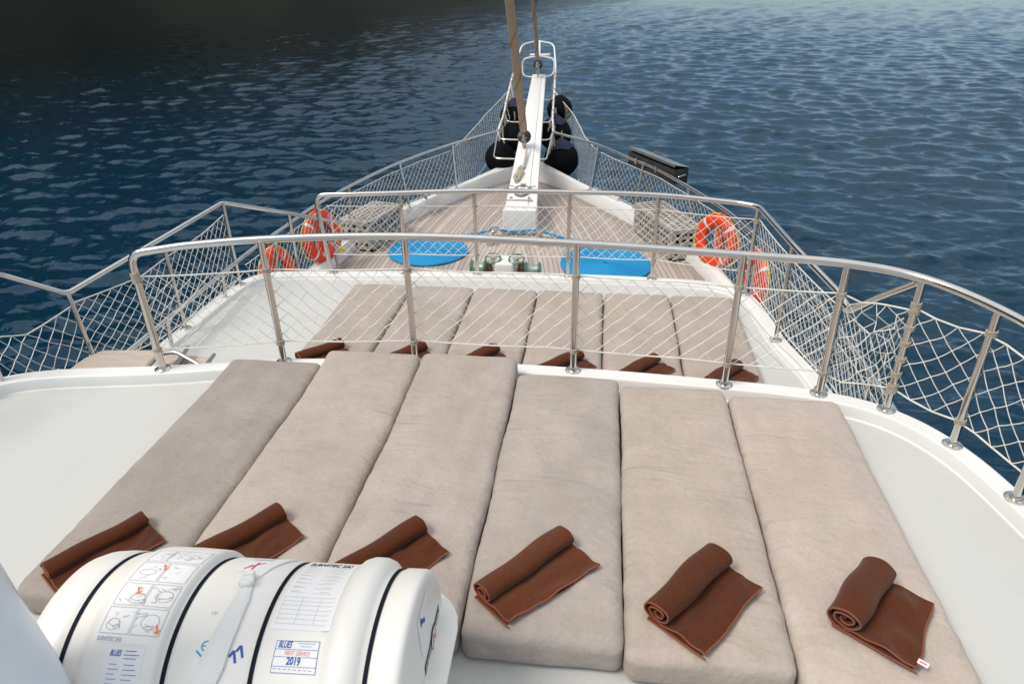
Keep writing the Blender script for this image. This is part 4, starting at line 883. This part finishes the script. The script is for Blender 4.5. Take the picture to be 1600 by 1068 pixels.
# decals: (s, theta) space, t = arc length measured up the page from theta = th0
class Decal:
    def __init__(s_, off=.0012): s_.mb = MB(); s_.off = off
    def poly_strip(s_, pts, w_=.0016):
        P = np.array(pts, float)                   # [s, theta-degrees]
        for (a, b), (c, d) in zip(P[:-1], P[1:]):
            Rr_ = .35; t1 = -math.radians(b)*Rr_; t2 = -math.radians(d)*Rr_; n = max(1, int(abs(t2-t1)/.02)+int(abs(c-a)/.03))
            dx, dy = c-a, t2-t1; l = math.hypot(dx, dy)
            if l < 1e-7: continue
            px, py = -dy/l*w_/2, dx/l*w_/2; v = []
            for i in range(n+1):
                k = i/n; x = a+dx*k; t = t1+dy*k
                v += [cyl(x+px, -(t+py)/Rr_, s_.off), cyl(x-px, -(t-py)/Rr_, s_.off)]
            s_.mb.add(v, [(2*i, 2*i+1, 2*i+3, 2*i+2) for i in range(n)])
        return s_
    def quad(s_, c00, c10, c11, c01, nu=6, nv=14):
        v = []
        for j in range(nv+1):
            for i in range(nu+1):
                a, b = i/nu, j/nv; p = (1-a)*(1-b)*V(*c00)+a*(1-b)*V(*c10)+a*b*V(*c11)+(1-a)*b*V(*c01); v.append(cyl(p[0], math.radians(p[1]), s_.off))
        s_.mb.add(v, [(j*(nu+1)+i, j*(nu+1)+i+1, (j+1)*(nu+1)+i+1, (j+1)*(nu+1)+i) for j in range(nv) for i in range(nu)]); return s_
    def text(s_, txt, s0, th, size, width=None, ang=0, shear=0, bold=0):
        me, w0 = text_mesh(txt, size, bold, shear); k = (width/w0) if width else 1; Rr_ = rad(s0); ca, sa = math.cos(ang), math.sin(ang); v = []
        for p in me.vertices:
            x, y = p.co.x*k, p.co.y; v.append(cyl(s0+x*ca-y*sa, math.radians(th)-(x*sa+y*ca)/Rr_, s_.off))
        s_.mb.add(v, [tuple(q.vertices) for q in me.polygons]); bpy.data.meshes.remove(me); return s_
    def build(s_, nm, m, par): return s_.mb.build(nm, m, par, smooth=False)
def text_mesh(txt, size, bold=0, shear=0):
    cu_ = bpy.data.curves.new('lettering', 'FONT'); cu_.body = txt; cu_.size = size; cu_.offset = bold; cu_.shear = shear; cu_.resolution_u = 3
    ob = bpy.data.objects.new('lettering', cu_); col.objects.link(ob); bpy.context.view_layer.update()
    me = bpy.data.meshes.new_from_object(ob.evaluated_get(bpy.context.evaluated_depsgraph_get())); bpy.data.objects.remove(ob); bpy.data.curves.remove(cu_)
    bm = bmesh.new(); bm.from_mesh(me); bmesh.ops.triangulate(bm, faces=bm.faces[:])
    for _ in range(2):
        ed = [e_ for e_ in bm.edges if e_.calc_length() > .02]
        if ed: bmesh.ops.subdivide_edges(bm, edges=ed, cuts=1); bmesh.ops.triangulate(bm, faces=bm.faces[:])
    bm.to_mesh(me); bm.free(); xs = [v.co.x for v in me.vertices]; return me, (max(xs)-min(xs)) if xs else 1
# label A: the launching diagrams, on the wide left band
s0, s1 = .548, .733
la = Decal(.0008).quad((s0-.004, 57), (s1+.004, 57), (s1+.004, 119.5), (s0-.004, 119.5)).build('instruction_label', PAPER, CE)
d = Decal(.0016)
rowsA = [(61, 74), (75.5, 89), (90.5, 102.3), (103.5, 115.5)]
rnd = random.Random(8)
for r_, (a, b) in enumerate(rowsA):
    mid = s0+.35*(s1-s0) if r_ == 0 else (s0+s1)/2
    for x0, x1 in ((s0+.003, mid-.003), (mid+.003, s1-.003)):
        d.poly_strip([(x0, a), (x1, a), (x1, b), (x0, b), (x0, a)], .0016)
d.build('panel_frame', INKG, la)
d = Decal(.0016)
def blob(cx, ct, rs, rt, w_=.0015, dd=None):
    (dd or d).poly_strip([(cx+rs*math.cos(a)*(1+.06*math.sin(5*a)), ct+rt*math.sin(a)) for a in np.linspace(0, 2*math.pi, 20)], w_)
blob(.617, 99, .024, 2.6); blob(.617, 98, .022, 1.9); blob(.695, 97, .026, 3.0); blob(.695, 96.2, .025, 2.0); blob(.583, 111.5, .020, 2.6); blob(.583, 110.5, .016, 1.6); blob(.690, 109.5, .027, 3.4); blob(.592, 83, .026, 2.0); blob(.60, 68, .02, 2.4); blob(.675, 68, .03, 2.6)
for k in range(70):
    r_ = rnd.randint(0, 3); a, b = rowsA[r_]; x = rnd.uniform(s0+.012, s1-.024); t = rnd.uniform(a+1.5, b-1.5)
    d.poly_strip([(x, t), (x+rnd.uniform(.006, .016), t+rnd.uniform(-1.2, 1.2)), (x+rnd.uniform(.008, .02), t+rnd.uniform(-1.6, 1.6))], rnd.choice([.0011, .0014, .002]))
d.build('sketch', INKG, la)
for (x, t), (x2, t2) in (((.625, 77), (.640, 80.5)), ((.600, 93), (.610, 96)), ((.713, 110.5), (.722, 114))):
    Decal(.002).poly_strip([(x, t), (x2, t2)], .005).poly_strip([(x2-.010, t2-.3), (x2+.001, t2+.4), (x2+.006, t2-1.6)], .003).build('arrow', INKO, la)
Decal(.002).text('SURVITEC SAS', .552, 118.8, .017, .074, bold=.0003).build('lettering', INKG, la)
# service notes below label A
lb = Decal(.0008).quad((.590, 121), (.705, 120.5), (.712, 152), (.597, 152)).build('service_label', PAPER, CE)
d = Decal(.0016).text('BLUES', .606, 124.6, .022, .034, shear=.25, bold=.0004)
for x_, t_, l_ in ((.652, 122.4, .030), (.648, 124.0, .045), (.650, 125.5, .036)): d.poly_strip([(x_, t_), (x_+l_, t_-.2)], .0017)
for k in range(7):
    t = 128+k*2.0; d.poly_strip([(.612, t), (.634+.008*(k % 2), t)], .0014); d.poly_strip([(.656, t), (.686+.006*(k % 3), t-.1)], .0014)
d.build('lettering', INKB, lb)
# label B
lb = Decal(.0008).quad((1.044, 52), (1.208, 51), (1.212, 106.5), (1.036, 107)).build('certificate_label', PAPER, CE)
Decal(.002).text('SURVITEC SAS', 1.050, 59.5, .044, .140, bold=.0009).build('heading', INKK, lb)
d = Decal(.0016)
for k in range(8):
    t = 62+k*3.4; d.poly_strip([(1.05, t), (1.05+rnd.uniform(.03, .06), t)], .0012); d.poly_strip([(1.12, t+.3), (1.12+rnd.uniform(.04, .08), t+.3)], .0012)
    d.poly_strip([(1.05, t-.8), (1.075, t-.8)], .0014); d.poly_strip([(1.14, t-.8), (1.172, t-.9)], .0014)
for k in range(7): d.poly_strip([(1.044, 89+k*2.5), (1.206, 88.8+k*2.5)], .0012)
for x in (1.044, 1.10, 1.155, 1.206): d.poly_strip([(x, 89), (x, 104)], .0012)
d.build('table_rule', INKGL, lb)
# label C
lb = Decal(.0008).quad((1.066, 112), (1.192, 111.2), (1.197, 126), (1.067, 126.6)).build('next_service_label', PAPER, CE)
d = Decal(.0016).poly_strip([(1.068, 112.3), (1.191, 111.5), (1.196, 125.8), (1.069, 126.3), (1.068, 112.3)], .0014).poly_strip([(1.068, 116), (1.192, 115.4)], .0012).poly_strip([(1.068, 119.3), (1.193, 118.8)], .0012).poly_strip([(1.069, 123.5), (1.194, 123.0)], .0012)
d.text('BLUES', 1.074, 115.2, .026, .040, shear=.25, bold=.0006); d.text('2019', 1.108, 122.4, .027, .040, bold=.0009)
[d.poly_strip([(1.074+.0145*q_, 124.5), (1.083+.0145*q_, 124.45)], .0013) for q_ in range(8)]; d.poly_strip([(1.13, 113.0), (1.18, 112.6)], .001); d.poly_strip([(1.14, 114.2), (1.17, 114.0)], .001)
d.build('lettering', INKB, lb)
Decal(.002).text('NEXT SERVICE', 1.098, 118.3, .017, .072).build('heading', INKP, lb)
# stencilled marks
for a_, b_, c_ in (((.951, 118.3), (.963, 123.6), (.942, 121.2)), ((.9675, 115.8), (.9805, 121.0), (.958, 118.6))):
    Decal(.0014).poly_strip([c_, a_, b_], .0075).build('stencil_digit', INKB, CE)
d = Decal(.0014).poly_strip([(.9215, 124.8), (.933, 127.2)], .010); d.build('stencil_mark', INKB, CE)
d = Decal(.0014).poly_strip([(.845, 133.0), (.862, 136.0)], .0085).poly_strip([(.868, 130.4), (.886, 133.6)], .0085).poly_strip([(.853, 134.4), (.877, 132.0)], .0085)
d.build('stencil_letter', INKB, CE)
d = Decal(.0014); d.poly_strip([(.868+.014*math.cos(a), 117.2+2.2*math.sin(a)) for a in np.linspace(.6, 5.6, 16)], .0035).poly_strip([(.856, 117.3), (.880, 117.2)], .003).poly_strip([(.842, 119.5), (.862, 122), (.888, 122.6)], .005); d.build('maker_mark', INKC, CE)
d = Decal(.0014); d.poly_strip([(.848, 100.6), (.850, 102.4)], .0014).poly_strip([(.855, 100.6), (.859, 102.4), (.864, 100.5)], .0014).poly_strip([(.845, 101), (.866, 101)], .001); d.build('faint_mark', INKG, CE)
xl = Decal(.0008).quad((.838, 57), (.925, 55), (.93, 71), (.838, 73)).build('warning_label', PAPER, CE)
Decal(.002).poly_strip([(.856, 69.5), (.905, 60.5)], .005).poly_strip([(.884, 60), (.884, 70)], .006).build('cross', INKR, xl)
Decal(.0016).poly_strip([(.862, 66.5), (.872, 64.5), (.878, 66.3)], .002).poly_strip([(.85, 55.0), (.93, 53.5)], .004).build('lettering', INKB, xl)
# painter webbing over the top, with its buckle wrap
def web(pts, lift, nm):
    mb = MB(); v = []
    n = 30; A_ = np.array(pts, float); tt = np.linspace(0, 1, len(A_))
    for k in range(n+1):
        t = k/n; l_, r_, th = [np.interp(t, tt, A_[:, c]) for c in range(3)]; lf = lift*(math.sin(math.pi*min(1, t*1.0+.06))**.5) if lift else .003
        for j in range(6):
            x = l_+(r_-l_)*j/5; v.append(cyl(x, math.radians(th), .003+lf*(1-.45*abs(j/2.5-1)**2)))
        for j in range(6):
            x = r_+(l_-r_)*j/5; v.append(cyl(x, math.radians(th), .0005))
    mb.add(v, [(k*12+j, k*12+(j+1) % 12, (k+1)*12+(j+1) % 12, (k+1)*12+j) for k in range(n) for j in range(12)]); return mb.build(nm, WEB, CE, angle=40)
web([(.945, .985, 48), (.915, .955, 64), (.892, .925, 80)], .006, 'painter_strap')
web([(.899, .931, 85), (.897, .944, 94), (.885, .945, 108), (.862, .936, 126), (.838, .915, 138), (.82, .90, 150)], .016, 'painter_cover')
mb = MB(); c = cyl(.908, math.radians(82), .012); rbox(mb, (.020, .030, .013), (.012, .014, .010), (2, 3, 1), c, rz(.25)@rx(math.radians(82-90)))
tube(mb, [c+rz(.25)@V(-.022, -.012, .006), c+rz(.25)@V(.022, -.012, .008)], .010, 8); tube(mb, [c+rz(.25)@V(-.016, .014, .010), c+rz(.25)@V(.018, .016, .010)], .009, 8); mb.build('painter_knot', WEB, CE)
# maker's strip and arrow on the flat end
def sface(r): return float(np.interp(r, [0, .10, .20, .310, .33], [1.441, 1.440, 1.437, 1.435, 1.43]))
def fpt(a, b, off): return (sface(math.hypot(a, b))-SC+off, a, ZC0+b)
def endface(nm, m, par, pts2, z=.0012):
    mb = MB()
    if len(pts2) == 4:
        nu, nv = 16, 4; c = [V(*p) for p in pts2]; v = [fpt(*((1-i/nu)*(1-j/nv)*c[0]+i/nu*(1-j/nv)*c[1]+i/nu*j/nv*c[2]+(1-i/nu)*j/nv*c[3]), z) for j in range(nv+1) for i in range(nu+1)]
        mb.add(v, [(j*(nu+1)+i, j*(nu+1)+i+1, (j+1)*(nu+1)+i+1, (j+1)*(nu+1)+i) for j in range(nv) for i in range(nu)])
    else: mb.add([fpt(a, b, z) for a, b in pts2], [tuple(range(len(pts2)))])
    return mb.build(nm, m, par, smooth=False)
def endtext(nm, txt, m, par, y0, z0, size, width, ang=0, z=.003):
    me, w0 = text_mesh(txt, size, .0004); mb = MB(); k = width/w0; ca, sa = math.cos(ang), math.sin(ang); v = []
    for p in me.vertices: x, y = p.co.x*k, p.co.y; v.append(fpt(y0+x*ca-y*sa, z0+x*sa+y*ca, z))
    mb.add(v, [tuple(q.vertices) for q in me.polygons]); bpy.data.meshes.remove(me); return mb.build(nm, m, par, smooth=False)
lg = endface('maker_strip', INKK, CE, [(.015, .008), (.262, .008), (.262, .050), (.015, .050)])
endtext('lettering', 'SURVITEC', TAPE, lg, .022, .018, .036, .095); endtext('lettering', 'ZODIAC', TAPE, lg, .176, .018, .036, .078)
ov = endface('oval_emblem', INKK, CE, [(.147+.042*math.cos(a), .029+.036*math.sin(a)) for a in np.linspace(0, 2*math.pi, 32)[:-1]], .0035)
endface('emblem_ground', PAPER, ov, [(.147+.038*math.cos(a), .029+.032*math.sin(a)) for a in np.linspace(0, 2*math.pi, 32)[:-1]], .005)
endface('emblem_bolt', INKO, ov, [(.120, .010), (.128, .010), (.140, .038), (.158, .008), (.166, .010), (.176, .048), (.168, .050), (.157, .024), (.139, .052), (.130, .048)], .0065)
st = endface('small_sticker', PAPER, CE, [(.005, .105), (.13, .105), (.13, .262), (.005, .262)])
endface('arrow', INKB, st, [(.030, .205), (.036, .250), (.046, .228), (.080, .200), (.074, .186), (.042, .214)], .003)

# ------------------------------------------------------------------ white pillar close to the camera
e = empty('white_pillar', (-1.035, .93, 0), 'white painted pillar at the lower left corner, close and out of focus', 'pillar')
mb = MB(); lathe(mb, [(0, -.03), (.23, -.03), (.23, .03), (.19, .06), (.185, .30), (.18, .80), (.165, 1.05), (.155, 1.25), (.150, 1.6), (.150, 2.2), (0, 2.2)], 40); mb.build('column', POSTW, e)
mb = MB(); rbox(mb, (.035, .05, .03), (.02, .02, .02), (2, 2, 2), (.06, -.14, .98)); mb.build('fitting', POSTW, e)
